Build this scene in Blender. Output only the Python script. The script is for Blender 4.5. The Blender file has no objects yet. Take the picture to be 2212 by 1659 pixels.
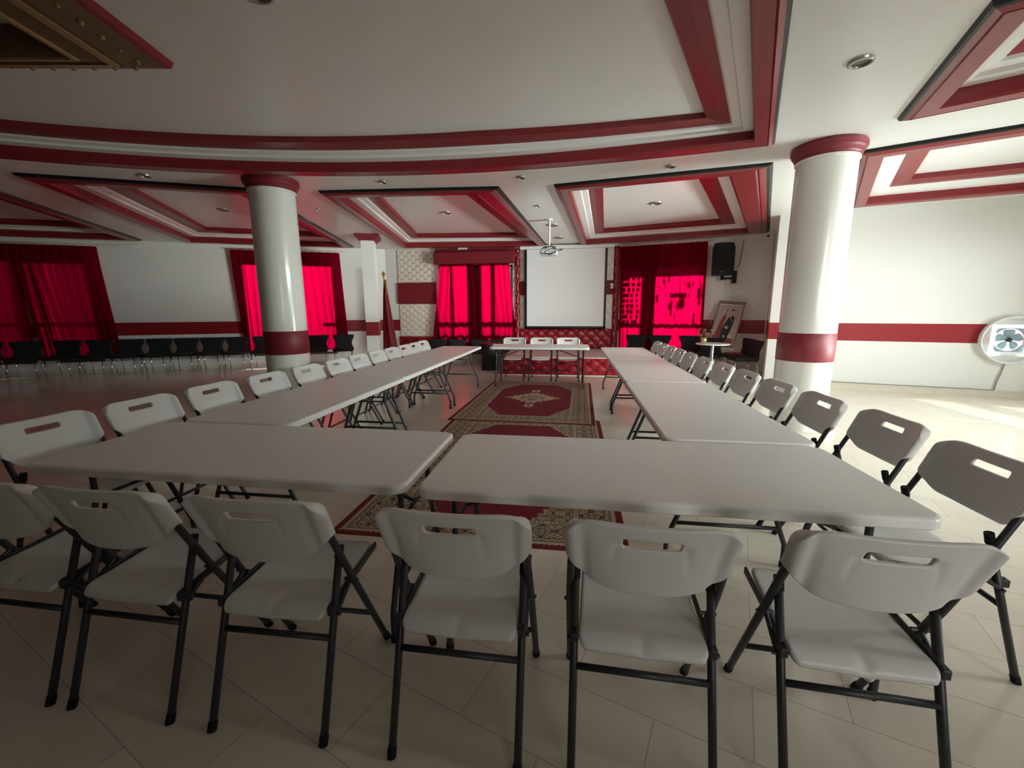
import bpy, bmesh, math, random
import numpy as np
from mathutils import Vector, Matrix

scene = bpy.context.scene
COL = scene.collection
PI = math.pi

# ------------------------------------------------------------------ camera
cam_d = bpy.data.cameras.new('camera')
cam_o = bpy.data.objects.new('camera', cam_d)
COL.objects.link(cam_o)
YAW, PITCH, ROLL, CAM_H = -0.144181, 0.176290, -0.005111, 1.41289
f0 = Vector((math.sin(YAW), math.cos(YAW), 0)); r0 = Vector((math.cos(YAW), -math.sin(YAW), 0)); u0 = Vector((0, 0, 1))
fw = f0*math.cos(PITCH) - u0*math.sin(PITCH)
up = u0*math.cos(PITCH) + f0*math.sin(PITCH)
rt = r0*math.cos(ROLL) + up*math.sin(ROLL)
up = up*math.cos(ROLL) - r0*math.sin(ROLL)
cam_o.matrix_world = Matrix(((rt.x, up.x, -fw.x, 0), (rt.y, up.y, -fw.y, 0), (rt.z, up.z, -fw.z, CAM_H), (0, 0, 0, 1)))
cam_d.sensor_width = 36.0
cam_d.lens = 36.0*904.74/2212
cam_d.clip_start = 0.02
scene.camera = cam_o

# ------------------------------------------------------------------ world, light, exposure
scene.view_settings.view_transform = 'Standard'
scene.view_settings.look = 'None'
scene.view_settings.exposure = 0.0
scene.view_settings.gamma = 1.0
scene.view_settings.use_curve_mapping = False
scene.cycles.max_bounces = 10
scene.cycles.diffuse_bounces = 7
scene.cycles.glossy_bounces = 4
scene.cycles.sample_clamp_indirect = 6.0
scene.cycles.use_denoising = True

w = bpy.data.worlds.new('daylight'); scene.world = w
w.use_nodes = True
bgn = w.node_tree.nodes['Background']
bgn.inputs[0].default_value = (0.80, 0.93, 1.0, 1)
bgn.inputs[1].default_value = 0.2

def area(name, loc, look, sx, sy, power, color, spread=180):
    d = bpy.data.lights.new(name, 'AREA'); d.shape = 'RECTANGLE'; d.size = sx; d.size_y = sy
    d.energy = power; d.color = color
    o = bpy.data.objects.new(name, d); COL.objects.link(o)
    o.location = loc
    o.rotation_euler = (Vector(look) - Vector(loc)).to_track_quat('-Z', 'Y').to_euler()
    d.spread = math.radians(spread)
    return o

area('fill_back_wall', (10.8, 3.4, 0.55), (-0.5, 10.0, 2.0), 2.6, 0.9, 50, (0.86, 1.0, 0.95), 75)  # added fill lamp outside the door, aimed at the back wall
area('fill_back_ceiling', (8.35, 4.4, 0.35), (-1.3, 8.0, 3.02), 2.8, 0.6, 105, (0.90, 1.0, 0.96), 60)  # added fill lamp in the doorway, brightens the back ceiling
area('fill_side_high', (8.30, 3.2, 2.66), (4.5, 5.2, 0.7), 5.5, 0.6, 180, (0.88, 1.0, 0.96), 68)  # added fill lamp at an invented high opening, for tabletops and floor
area('fill_front_low', (2.6, -4.75, 1.75), (0.8, 2.0, 0.9), 1.3, 1.1, 5.5, (1.0, 0.98, 0.93), 70)  # added fill lamp behind the camera, for the front chair backs
area('fill_front_high', (4.2, -4.75, 2.2), (0.6, 9.0, 1.3), 1.3, 1.1, 22, (1.0, 0.98, 0.93), 50)  # added fill lamp behind the camera, aimed at the far end
area('daylight_window_back', (-2.6, 13.2, 2.1), (-2.6, 11.1, 1.5), 0.5, 0.5, 240, (1.0, 0.95, 0.9))
area('daylight_window_angle', (2.75, 12.8, 2.2), (2.15, 10.8, 1.5), 0.32, 0.32, 400, (1.0, 0.95, 0.92))
area('daylight_window_left', (-8.6, 12.3, 2.2), (-7.2, 10.1, 1.55), 0.6, 0.6, 320, (1.0, 0.95, 0.92))
area('daylight_window_far_left', (-12.9, 10.3, 2.3), (-11.6, 7.95, 1.5), 1.2, 1.0, 21, (1.0, 0.95, 0.92))
area('daylight_fan', (6.95, 8.48, 1.35), (6.66, 7.475, 0.91), 0.6, 0.6, 130, (0.90, 0.98, 1.0))
sd = bpy.data.lights.new('sun', 'SUN'); sd.energy = 3.0; sd.angle = 0.012; sd.color = (1.0, 0.98, 0.94)
sun = bpy.data.objects.new('sun', sd); COL.objects.link(sun)
SUND = Vector((-.66, .30, -.62)).normalized()
sun.rotation_euler = SUND.to_track_quat('-Z', 'Y').to_euler()
sun.location = (14, -1, 6)

# ------------------------------------------------------------------ materials
MATS = {}
def mat(name, color, rough=0.5, metal=0.0, spec=0.5, bump=0.0, bscale=60, var=0.0, vscale=6, coat=0.0):
    m = bpy.data.materials.new(name); m.use_nodes = True
    nt = m.node_tree; b = nt.nodes['Principled BSDF']
    b.inputs['Base Color'].default_value = (*color, 1)
    b.inputs['Roughness'].default_value = rough
    b.inputs['Metallic'].default_value = metal
    b.inputs['Specular IOR Level'].default_value = spec
    b.inputs['Coat Weight'].default_value = coat
    tc = nt.nodes.new('ShaderNodeTexCoord')
    if var > 0:
        n = nt.nodes.new('ShaderNodeTexNoise'); n.inputs['Scale'].default_value = vscale; n.inputs['Detail'].default_value = 4
        nt.links.new(tc.outputs['Object'], n.inputs['Vector'])
        r = nt.nodes.new('ShaderNodeMapRange')
        r.inputs['To Min'].default_value = 1-var; r.inputs['To Max'].default_value = 1+var
        nt.links.new(n.outputs['Fac'], r.inputs['Value'])
        mx = nt.nodes.new('ShaderNodeMix'); mx.data_type = 'RGBA'; mx.blend_type = 'MULTIPLY'; mx.inputs[0].default_value = 1
        mx.inputs[6].default_value = (*color, 1)
        nt.links.new(r.outputs[0], mx.inputs[7]); nt.links.new(mx.outputs[2], b.inputs['Base Color'])
    if bump > 0:
        n = nt.nodes.new('ShaderNodeTexNoise'); n.inputs['Scale'].default_value = bscale; n.inputs['Detail'].default_value = 3
        nt.links.new(tc.outputs['Object'], n.inputs['Vector'])
        bp = nt.nodes.new('ShaderNodeBump'); bp.inputs['Strength'].default_value = bump; bp.inputs['Distance'].default_value = 0.01
        nt.links.new(n.outputs['Fac'], bp.inputs['Height']); nt.links.new(bp.outputs[0], b.inputs['Normal'])
    MATS[name] = m
    return m

WHITE_PAINT = (0.80, 0.795, 0.765)
RED_PAINT = (0.27, 0.013, 0.019)
mat('ceiling_paint', WHITE_PAINT, 0.35, var=0.03, vscale=1.5)
mat('red_paint', (0.205, 0.014, 0.019), 0.32)
mat('dark_panel', (0.06, 0.025, 0.02), 0.5)  # dark tone chosen for the unseen walls to cut bounced light
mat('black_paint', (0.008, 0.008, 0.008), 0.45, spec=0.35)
mat('table_plastic', (0.90, 0.89, 0.875), 0.42, bump=0.05, bscale=300)
mat('white_plastic', (0.72, 0.715, 0.70), 0.42, bump=0.05, bscale=300)
mat('grey_metal', (0.036, 0.037, 0.042), 0.45, 0.2)
mat('black_rubber', (0.004, 0.004, 0.004), 0.7, spec=0.3)
mat('chrome', (0.75, 0.75, 0.75), 0.15, 1.0)
mat('black_fabric', (0.006, 0.006, 0.007), 0.75)
mat('black_plastic', (0.005, 0.0055, 0.0055), 0.6, spec=0.3)
mat('column_paint', (0.80, 0.79, 0.73), 0.18, coat=0.3)
mat('stone', (0.66, 0.60, 0.50), 0.35, var=0.08)
mat('white_leather', (0.74, 0.67, 0.57), 0.35)
mat('button_dark', (0.16, 0.13, 0.10), 0.4)
mat('red_leather', (0.25, 0.006, 0.013), 0.33)
mat('red_felt', (0.18, 0.004, 0.011), 0.75, bump=0.1, bscale=200)
mat('screen_cloth', (0.82, 0.81, 0.81), 0.8)
mat('window_alu', (0.12, 0.09, 0.07), 0.4)
mat('gold_wood', (0.10, 0.048, 0.014), 0.4, var=0.5, vscale=14)
mat('gold_strip', (0.28, 0.175, 0.07), 0.3)
mat('white_enamel', (0.85, 0.85, 0.84), 0.3)
mat('grey_blade', (0.30, 0.38, 0.42), 0.35)
mat('brown_frame', (0.22, 0.14, 0.10), 0.35)
mat('ivory', (0.70, 0.63, 0.50), 0.4)
mat('cable_grey', (0.25, 0.24, 0.21), 0.5)
mat('flag_red', (0.17, 0.002, 0.008), 0.7)
mat('flag_gold', (0.62, 0.36, 0.04), 0.35, 0.6)
mat('picture_paper', (0.44, 0.345, 0.33), 0.3)
mat('picture_floor', (0.24, 0.06, 0.05), 0.3)
mat('picture_red', (0.24, 0.03, 0.03), 0.3)
mat('picture_suit', (0.012, 0.012, 0.014), 0.3)
mat('picture_skin', (0.50, 0.31, 0.23), 0.4)
mat('picture_white', (0.60, 0.55, 0.52), 0.4)
mat('leaf', (0.09, 0.07, 0.03), 0.6)
mat('petal', (0.30, 0.03, 0.03), 0.6)
mat('projector_shell', (0.60, 0.59, 0.58), 0.4)
mat('brass', (0.70, 0.55, 0.30), 0.25, 1.0)
mat('dark_wood', (0.03, 0.014, 0.010), 0.35)
mat('tape', (0.7, 0.68, 0.62), 0.5)
mat('red_folder', (0.25, 0.02, 0.015), 0.5)

# walls : cream paint with one dado band painted along them
def wall_mat():
    m = mat('wall_paint', WHITE_PAINT, 0.38)
    nt = m.node_tree; b = nt.nodes['Principled BSDF']
    tc = nt.nodes.new('ShaderNodeTexCoord'); sp = nt.nodes.new('ShaderNodeSeparateXYZ')
    nt.links.new(tc.outputs['Object'], sp.inputs[0])
    a = nt.nodes.new('ShaderNodeMath'); a.operation = 'SUBTRACT'; a.inputs[1].default_value = 1.0
    ab = nt.nodes.new('ShaderNodeMath'); ab.operation = 'ABSOLUTE'
    lt = nt.nodes.new('ShaderNodeMath'); lt.operation = 'LESS_THAN'; lt.inputs[1].default_value = 0.15
    nt.links.new(sp.outputs[2], a.inputs[0]); nt.links.new(a.outputs[0], ab.inputs[0]); nt.links.new(ab.outputs[0], lt.inputs[0])
    n = nt.nodes.new('ShaderNodeTexNoise'); n.inputs['Scale'].default_value = 1.3; n.inputs['Detail'].default_value = 5
    nt.links.new(tc.outputs['Object'], n.inputs['Vector'])
    rp = nt.nodes.new('ShaderNodeMix'); rp.data_type = 'RGBA'
    rp.inputs[6].default_value = (0.78, 0.77, 0.73, 1); rp.inputs[7].default_value = (0.84, 0.83, 0.79, 1)
    nt.links.new(n.outputs['Fac'], rp.inputs[0])
    mx = nt.nodes.new('ShaderNodeMix'); mx.data_type = 'RGBA'
    mx.inputs[7].default_value = (*RED_PAINT, 1)
    nt.links.new(lt.outputs[0], mx.inputs[0]); nt.links.new(rp.outputs[2], mx.inputs[6])
    nt.links.new(mx.outputs[2], b.inputs['Base Color'])
wall_mat()

def floor_mat():
    m = mat('floor_tile', (0.5, 0.45, 0.36), 0.17, spec=0.65)
    nt = m.node_tree; b = nt.nodes['Principled BSDF']
    tc = nt.nodes.new('ShaderNodeTexCoord'); mp = nt.nodes.new('ShaderNodeMapping')
    mp.inputs['Rotation'].default_value = (0, 0, math.radians(20))
    mp.inputs['Location'].default_value = (0.153, -0.10, 0)
    nt.links.new(tc.outputs['Object'], mp.inputs[0])
    br = nt.nodes.new('ShaderNodeTexBrick')
    br.inputs['Scale'].default_value = 1; br.inputs['Brick Width'].default_value = 0.61; br.inputs['Row Height'].default_value = 0.305
    br.inputs['Mortar Size'].default_value = 0.0022; br.inputs['Mortar Smooth'].default_value = 0.1
    br.inputs['Color1'].default_value = (0.77, 0.70, 0.60, 1); br.inputs['Color2'].default_value = (0.73, 0.66, 0.565, 1)
    br.inputs['Mortar'].default_value = (0.50, 0.44, 0.37, 1)
    nt.links.new(mp.outputs[0], br.inputs['Vector'])
    n = nt.nodes.new('ShaderNodeTexNoise'); n.inputs['Scale'].default_value = 2.2; n.inputs['Detail'].default_value = 6; n.inputs['Distortion'].default_value = 0.8
    nt.links.new(mp.outputs[0], n.inputs['Vector'])
    r = nt.nodes.new('ShaderNodeMapRange'); r.inputs['To Min'].default_value = 0.86; r.inputs['To Max'].default_value = 1.12
    nt.links.new(n.outputs['Fac'], r.inputs['Value'])
    mx = nt.nodes.new('ShaderNodeMix'); mx.data_type = 'RGBA'; mx.blend_type = 'MULTIPLY'; mx.inputs[0].default_value = 1
    nt.links.new(br.outputs['Color'], mx.inputs[6]); nt.links.new(r.outputs[0], mx.inputs[7])
    nt.links.new(mx.outputs[2], b.inputs['Base Color'])
floor_mat()

def column_mat():
    m = MATS['column_paint']
    return m

def curtain_mat():
    m = bpy.data.materials.new('curtain_cloth'); m.use_nodes = True; MATS['curtain_cloth'] = m
    nt = m.node_tree; nt.nodes.clear()
    out = nt.nodes.new('ShaderNodeOutputMaterial')
    d = nt.nodes.new('ShaderNodeBsdfDiffuse'); d.inputs[0].default_value = (0.075, 0.003, 0.008, 1)
    t = nt.nodes.new('ShaderNodeBsdfTranslucent'); t.inputs[0].default_value = (0.62, 0.0, 0.045, 1)
    mx = nt.nodes.new('ShaderNodeMixShader'); mx.inputs[0].default_value = 0.45
    nt.links.new(d.outputs[0], mx.inputs[1]); nt.links.new(t.outputs[0], mx.inputs[2]); nt.links.new(mx.outputs[0], out.inputs[0])
curtain_mat()

def glass_mat():
    m = bpy.data.materials.new('pane_glass'); m.use_nodes = True; MATS['pane_glass'] = m
    nt = m.node_tree; nt.nodes.clear()
    out = nt.nodes.new('ShaderNodeOutputMaterial')
    t = nt.nodes.new('ShaderNodeBsdfTransparent'); t.inputs[0].default_value = (0.95, 0.97, 0.96, 1)
    g = nt.nodes.new('ShaderNodeBsdfGlossy'); g.inputs['Roughness'].default_value = 0.05
    mx = nt.nodes.new('ShaderNodeMixShader'); mx.inputs[0].default_value = 0.05
    nt.links.new(t.outputs[0], mx.inputs[1]); nt.links.new(g.outputs[0], mx.inputs[2]); nt.links.new(mx.outputs[0], out.inputs[0])
glass_mat()

def milky_mat(name, col, k):
    m = bpy.data.materials.new(name); m.use_nodes = True; MATS[name] = m
    nt = m.node_tree; nt.nodes.clear()
    out = nt.nodes.new('ShaderNodeOutputMaterial'); d = nt.nodes.new('ShaderNodeBsdfDiffuse'); t = nt.nodes.new('ShaderNodeBsdfTranslucent')
    d.inputs[0].default_value = (*col, 1); t.inputs[0].default_value = (*col, 1)
    mx = nt.nodes.new('ShaderNodeMixShader'); mx.inputs[0].default_value = k
    nt.links.new(d.outputs[0], mx.inputs[1]); nt.links.new(t.outputs[0], mx.inputs[2]); nt.links.new(mx.outputs[0], out.inputs[0])
milky_mat('milky_plastic', (0.88, 0.90, 0.90), 0.5)
milky_mat('milky_blade', (0.45, 0.58, 0.62), 0.45)

def attr_mat():
    m = mat('rug_pile', (0.3, 0.2, 0.1), 0.9)
    nt = m.node_tree; a = nt.nodes.new('ShaderNodeVertexColor'); a.layer_name = 'pattern'
    nt.links.new(a.outputs[0], nt.nodes['Principled BSDF'].inputs['Base Color'])
attr_mat()

# ------------------------------------------------------------------ geometry helpers
def V(*a): return Vector(a)

def finish(name, bm, m, parent=None, smooth=False, sub=0, bevel=0.0):
    bmesh.ops.recalc_face_normals(bm, faces=bm.faces[:])
    me = bpy.data.meshes.new(name); bm.to_mesh(me); bm.free()
    o = bpy.data.objects.new(name, me); COL.objects.link(o)
    for k in (m if isinstance(m, (list, tuple)) else [m]): me.materials.append(MATS[k])
    if parent is not None: o.parent = parent
    if bevel > 0:
        bv = o.modifiers.new('bevel', 'BEVEL'); bv.width = bevel; bv.segments = 2; bv.limit_method = 'ANGLE'; bv.angle_limit = math.radians(40)
    if sub > 0:
        s = o.modifiers.new('sub', 'SUBSURF'); s.levels = sub; s.render_levels = sub
    if smooth:
        for p in me.polygons: p.use_smooth = True
    return o

def box(bm, c, s, rot=None, mi=0):
    M = Matrix.Translation(Vector(c))
    if rot is not None: M = M @ rot.to_4x4()
    r = bmesh.ops.create_cube(bm, size=1.0, matrix=M @ Matrix.Diagonal((s[0], s[1], s[2], 1)))
    if mi:
        for v in r['verts']:
            for f in v.link_faces: f.material_index = mi
    return r['verts']

def frames(pts, closed=False):
    n = len(pts); T = []
    for i in range(n):
        if closed: t = pts[(i+1) % n] - pts[i-1]
        elif i == 0: t = pts[1]-pts[0]
        elif i == n-1: t = pts[-1]-pts[-2]
        else: t = (pts[i+1]-pts[i]).normalized() + (pts[i]-pts[i-1]).normalized()
        T.append(t.normalized())
    return T

def tube(bm, pts, r, seg=8, closed=False, cap=True):
    pts = [Vector(p) for p in pts]; T = frames(pts, closed)
    a = Vector((0, 0, 1)) if abs(T[0].z) < 0.9 else Vector((1, 0, 0))
    N = (a - T[0]*a.dot(T[0])).normalized(); rings = []
    for i, p in enumerate(pts):
        N = (N - T[i]*N.dot(T[i])).normalized(); B = T[i].cross(N)
        sc = 1.0
        if not closed and 0 < i < len(pts)-1:
            c = (pts[i+1]-pts[i]).normalized().dot(T[i]); sc = 1/max(0.5, c)
        rr = r[i] if isinstance(r, (list, tuple)) else r
        rings.append([bm.verts.new(p + (N*math.cos(2*PI*k/seg) + B*math.sin(2*PI*k/seg))*rr) for k in range(seg)])
    m = len(rings)
    for i in range(m if closed else m-1):
        A, Bq = rings[i], rings[(i+1) % m]
        for k in range(seg): bm.faces.new((A[k], A[(k+1) % seg], Bq[(k+1) % seg], Bq[k]))
    if cap and not closed:
        bm.faces.new(rings[0][::-1]); bm.faces.new(rings[-1])

def smoothpath(pts, n=4):
    pts = [Vector(p) for p in pts]; out = []
    for i in range(len(pts)-1):
        p0 = pts[max(i-1, 0)]; p1 = pts[i]; p2 = pts[i+1]; p3 = pts[min(i+2, len(pts)-1)]
        for k in range(n):
            t = k/n
            out.append(0.5*((2*p1) + (p2-p0)*t + (2*p0-5*p1+4*p2-p3)*t*t + (3*p1-p0-3*p2+p3)*t**3))
    out.append(pts[-1]); return out

def lathe(bm, prof, seg=32, c=(0, 0, 0), mi=None, M=None):
    c = Vector(c); rings = []
    for (r, z) in prof:
        if r < 1e-6: ring = [bm.verts.new((0, 0, z))]
        else: ring = [bm.verts.new((r*math.cos(2*PI*k/seg), r*math.sin(2*PI*k/seg), z)) for k in range(seg)]
        rings.append(ring)
    for i in range(len(rings)-1):
        A, B = rings[i], rings[i+1]
        for k in range(seg):
            q = [A[k % len(A)], A[(k+1) % len(A)], B[(k+1) % len(B)], B[k % len(B)]]
            u = []
            for v in q:
                if v not in u: u.append(v)
            if len(u) > 2:
                f = bm.faces.new(u)
                if mi is not None: f.material_index = mi[i]
    for ring in rings:
        for v in ring: v.co = (M @ v.co if M is not None else v.co) + c

def prism(bm, poly, z0, z1):
    a = [bm.verts.new((p[0], p[1], z0)) for p in poly]; b = [bm.verts.new((p[0], p[1], z1)) for p in poly]
    n = len(poly)
    for i in range(n): bm.faces.new((a[i], a[(i+1) % n], b[(i+1) % n], b[i]))
    bm.faces.new(a[::-1]); bm.faces.new(b)

def tag(o, label, cat, group=None):
    o['label'] = label; o['category'] = cat
    if group: o['group'] = group
    return o

def thing(name, label, cat, loc=(0, 0, 0), rz=0.0, group=None):
    o = bpy.data.objects.new(name, None); COL.objects.link(o); o.empty_display_size = 0.1
    o.location = loc; o.rotation_euler = (0, 0, rz)
    return tag(o, label, cat, group)

def dup(root, loc, rz, label, group=None):
    r = root.copy(); COL.objects.link(r); r.location = loc; r.rotation_euler = (0, 0, rz); r['label'] = label
    if group: r['group'] = group
    for ch in list(root.children):
        c = ch.copy(); COL.objects.link(c); c.parent = r
        for g in list(ch.children):
            d = g.copy(); COL.objects.link(d); d.parent = c
    return r

def structure(o):
    o['kind'] = 'structure'; return o

ORD = ['first', 'second', 'third', 'fourth', 'fifth', 'sixth', 'seventh', 'eighth', 'ninth', 'tenth', 'eleventh', 'twelfth']

# ------------------------------------------------------------------ room shell
HC = 3.02
def wall(name, p0, p1, holes=(), z1=HC, th=0.22, z0=0.0, m='wall_paint'):
    """vertical wall between two plan points, room side on the right of p0 -> p1, real openings"""
    p0 = Vector((*p0, 0)); p1 = Vector((*p1, 0)); L = (p1-p0).length; u = (p1-p0)/L
    n = Vector((-u.y, u.x, 0))           # outward
    S = sorted({0.0, L, *[h[0] for h in holes], *[h[1] for h in holes]}); Z = sorted({z0, z1, *[h[2] for h in holes], *[h[3] for h in holes]})
    bm = bmesh.new(); cache = {}
    def v(s, z, o):
        k = (round(s, 4), round(z, 4), o)
        if k not in cache: cache[k] = bm.verts.new(p0 + u*s + Vector((0, 0, z)) + n*(th if o else 0))
        return cache[k]
    def solid(i, j):
        if not (0 <= i < len(S)-1 and 0 <= j < len(Z)-1): return False
        s = (S[i]+S[i+1])/2; z = (Z[j]+Z[j+1])/2
        return not any(h[0] < s < h[1] and h[2] < z < h[3] for h in holes)
    for i in range(len(S)-1):
        for j in range(len(Z)-1):
            if not solid(i, j): continue
            a, b, c, d = S[i], S[i+1], Z[j], Z[j+1]
            bm.faces.new((v(a, c, 0), v(b, c, 0), v(b, d, 0), v(a, d, 0)))
            bm.faces.new((v(a, c, 1), v(a, d, 1), v(b, d, 1), v(b, c, 1)))
            for (q, e) in (((i-1, j), ((a, c), (a, d))), ((i+1, j), ((b, c), (b, d))), ((i, j-1), ((a, c), (b, c))), ((i, j+1), ((a, d), (b, d)))):
                if not solid(*q):
                    bm.faces.new((v(*e[0], 0), v(*e[1], 0), v(*e[1], 1), v(*e[0], 1)))
    return structure(finish(name, bm, m))

# plan of the hall (room on the right-hand side when walking p0 -> p1 is inside)
WL0, WL1 = Vector((-14.0, 6.81)), Vector((-5.05, 11.115))
WLu = (WL1-WL0).normalized(); WLn = Vector((WLu.y, -WLu.x))      # inward
def WLp(s, off=0.0): return WL0 + WLu*s + WLn*off                 # point along the left wall
WB0, WB1 = Vector((-5.05, 11.115)), Vector((1.14, 11.115))
WA0, WA1 = Vector((1.14, 11.115)), Vector((3.05, 10.56))
WC1 = Vector((4.25, 9.95)); WD1 = Vector((3.57, 8.36)); WR1 = Vector((8.2, 7.05))
WAu = (WA1-WA0).normalized(); WAn = Vector((WAu.y, -WAu.x))
WRu = (WR1-WD1).normalized(); WRn = Vector((WRu.y, -WRu.x))
S0 = (Vector((-12.15, 7.70))-WL0).length

bm = bmesh.new(); prism(bm, [(-14.3, -4.7), (8.5, -4.7), (8.5, 7.5), (4.5, 11.6), (-5.2, 11.6), (-14.3, 7.2)], -0.1, 0.0)
structure(finish('floor', bm, 'floor_tile'))
bm = bmesh.new(); prism(bm, [(-14.3, -4.7), (8.5, -4.7), (8.5, 7.5), (4.5, 11.6), (-5.2, 11.6), (-14.3, 7.2)], HC+0.32, HC+0.42)
# (the visible plaster ceiling is built below with an opening for every tray)
structure(finish('roof_slab', bm, 'ceiling_paint')); bpy.data.objects['roof_slab'].name = 'ceiling_slab'

WIN_FL = (S0-1.1, S0+0.19, 0.26, 2.52); WIN_FL2 = (S0+0.58, S0+1.43, 0.26, 2.50); WIN_L = (S0+4.5, S0+6.5, 0.26, 2.56)
wall('wall_left', WL0, WL1, [WIN_FL, WIN_FL2, WIN_L])
WIN_B = (-3.58+5.05, -1.58+5.05, 0.45, 2.56)
wall('wall_back', WB0, WB1, [WIN_B])
WIN_A = (0.12, 1.92, 0.5, 2.55)
wall('wall_back_right', WA0, WA1, [WIN_A])
wall('wall_speaker', WA1, WC1)
wall('wall_return', WC1, WD1)
FAN_S = (Vector((6.66, 7.475))-WD1).dot(WRu); FAN_Z = 0.91
wall('wall_right', WD1, WR1, [(FAN_S-0.235, FAN_S+0.235, FAN_Z-0.235, FAN_Z+0.235)])
# side wall with the daylight door and a high opening added for fill light (both outside the frame)
wall('wall_side', WR1, (8.2, 3.0), [(7.05-6.0, 7.05-3.02, 0.0, 2.2), (7.05-6.0, 7.05-3.02, 2.34, 2.94)])
wall('wall_side_front', (8.2, 3.0), (8.2, -4.5), [(0.02, 2.55, 2.34, 2.94)], m='dark_panel')  # high opening added for the side fill lamp
wall('wall_front', (8.2, -4.5), (-14.0, -4.5), [(8.2-5.0, 8.2-3.4, 1.5, 2.8), (8.2-3.3, 8.2-1.9, 1.0, 2.4)], m='dark_panel')  # both openings added to let the front fill lamps in
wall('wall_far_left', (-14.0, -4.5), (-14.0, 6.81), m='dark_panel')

# baseboard of the right wall : a stepped plinth with a cable channel
bm = bmesh.new()
for (h, d) in ((0.085, 0.07), (0.115, 0.035)):
    a = WD1 + WRu*0.2; b = WR1 - WRu*0.05
    q = [a, b, b+WRn*d, a+WRn*d]; prism(bm, [(p.x, p.y) for p in q], 0.0, h)
structure(finish('baseboard_right', bm, 'stone'))
bm = bmesh.new(); a = WLp(0.1); b = WLp(9.8); q = [a, b, b+WLn*0.03, a+WLn*0.03]; prism(bm, [(p.x, p.y) for p in q], 0, 0.08)
structure(finish('baseboard_left', bm, 'stone'))
# thin cream sill line under the red band between the two left windows
bm = bmesh.new(); a = WLp(S0+1.9); b = WLp(S0+4.2); q = [a, b, b+WLn*0.025, a+WLn*0.025]; prism(bm, [(p.x, p.y) for p in q], 0.79, 0.835)
structure(finish('trim_8', bm, 'ceiling_paint'))

# ------------------------------------------------------------------ ceiling trays
def lerp(A, B, f): return [a + (b-a)*f for a, b in zip(A, B)]
def loft(bm, loops, fill=False):
    rings = [[bm.verts.new((p[0], p[1], z)) for p in poly] for poly, z in loops]
    n = len(rings[0])
    for A, B in zip(rings[:-1], rings[1:]):
        for i in range(n): bm.faces.new((A[i], A[(i+1) % n], B[(i+1) % n], B[i]))
    if fill: bm.faces.new(rings[-1])
TRAYS = []
def tray(idx, Q, q=1.0):
    Q0, Q1, Q2, Q3 = [[Vector(p) for p in q] for q in Q]
    bm = bmesh.new()
    ff = [0.14, 0.30, 0.34, 0.38]
    loft(bm, [(lerp(Q0, Q1, ff[0]), HC-0.035), (lerp(Q0, Q1, ff[1]), HC-0.052), (lerp(Q0, Q1, ff[2]), HC-0.040), (lerp(Q0, Q1, ff[3]), HC-0.052), (lerp(Q0, Q1, 0.93), HC-0.052), (Q1, HC-0.03), (Q1, HC+q*0.068)])
    root = structure(finish('trim_%d' % idx, bm, 'red_paint'))
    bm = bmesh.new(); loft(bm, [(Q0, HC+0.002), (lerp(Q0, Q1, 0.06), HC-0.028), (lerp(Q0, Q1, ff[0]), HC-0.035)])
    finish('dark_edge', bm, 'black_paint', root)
    bm = bmesh.new(); loft(bm, [(Q1, HC+q*0.066), (lerp(Q1, Q2, 0.5), HC+q*0.072), (lerp(Q1, Q2, 0.55), HC+q*0.10), (lerp(Q1, Q2, 0.9), HC+q*0.112), (Q2, HC+q*0.135)])
    finish('cove', bm, 'ceiling_paint', root)
    bm = bmesh.new(); loft(bm, [(Q2, HC+q*0.14), (Q2, HC+q*0.13), (lerp(Q2, Q3, 0.4), HC+q*0.132), (lerp(Q2, Q3, 0.94), HC+q*0.15), (Q3, HC+q*0.16), (Q3, HC+q*0.225)])
    finish('inner_frame', bm, 'red_paint', root)
    bm = bmesh.new(); loft(bm, [(lerp(Q3, Q2, 0.3), HC+q*0.226), (Q3, HC+q*0.2255)], True)
    finish('panel', bm, 'ceiling_paint', root)
    TRAYS.append(Q0)

M1 = [[(-3.47, 5.63), (-1.01, 5.83), (-0.70, 11.03), (-4.40, 10.75)], [(-3.31, 5.86), (-1.35, 6.02), (-0.90, 10.82), (-4.21, 10.56)],
      [(-3.13, 6.08), (-1.54, 6.21), (-1.12, 10.75), (-3.98, 10.34)], [(-3.01, 6.27), (-1.73, 6.37), (-1.34, 10.50), (-3.79, 10.22)]]
M2 = [[(-0.29, 5.86), (2.18, 5.41), (4.08, 9.98), (0.12, 11.03)], [(-0.08, 6.05), (1.81, 5.70), (3.63, 10.0), (0.29, 10.84)],
      [(0.15, 6.21), (1.69, 5.93), (3.31, 9.84), (0.47, 10.50)], [(0.37, 6.35), (1.52, 6.14), (2.99, 9.65), (0.66, 10.33)]]
M2[1][2] = (3.64, 9.93); M2[2][2] = (3.32, 9.78)
def inset(poly, d):
    n = len(poly); P = [Vector(p) for p in poly]; out = []
    cen = sum(P, Vector((0, 0)))/n
    for i in range(n):
        a, b, c = P[i-1], P[i], P[(i+1) % n]
        e1 = (b-a).normalized(); e2 = (c-b).normalized()
        n1 = Vector((-e1.y, e1.x)); n2 = Vector((-e2.y, e2.x))
        if n1.dot(cen-b) < 0: n1 = -n1
        if n2.dot(cen-b) < 0: n2 = -n2
        m = (n1+n2); m = m/max(0.3, m.length_squared/2)
        out.append(b + m*d)
    return out
L1 = [(-6.53, 4.36), (-4.24, 5.39), (-5.60, 10.50), (-9.0, 8.97)]
L2 = [(-10.0, 3.1), (-7.35, 4.35), (-9.75, 8.66), (-13.0, 7.08)]
R1 = [(2.74, 4.41), (2.17, 2.89), (4.7, 1.55), (5.3, 3.05)]
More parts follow.
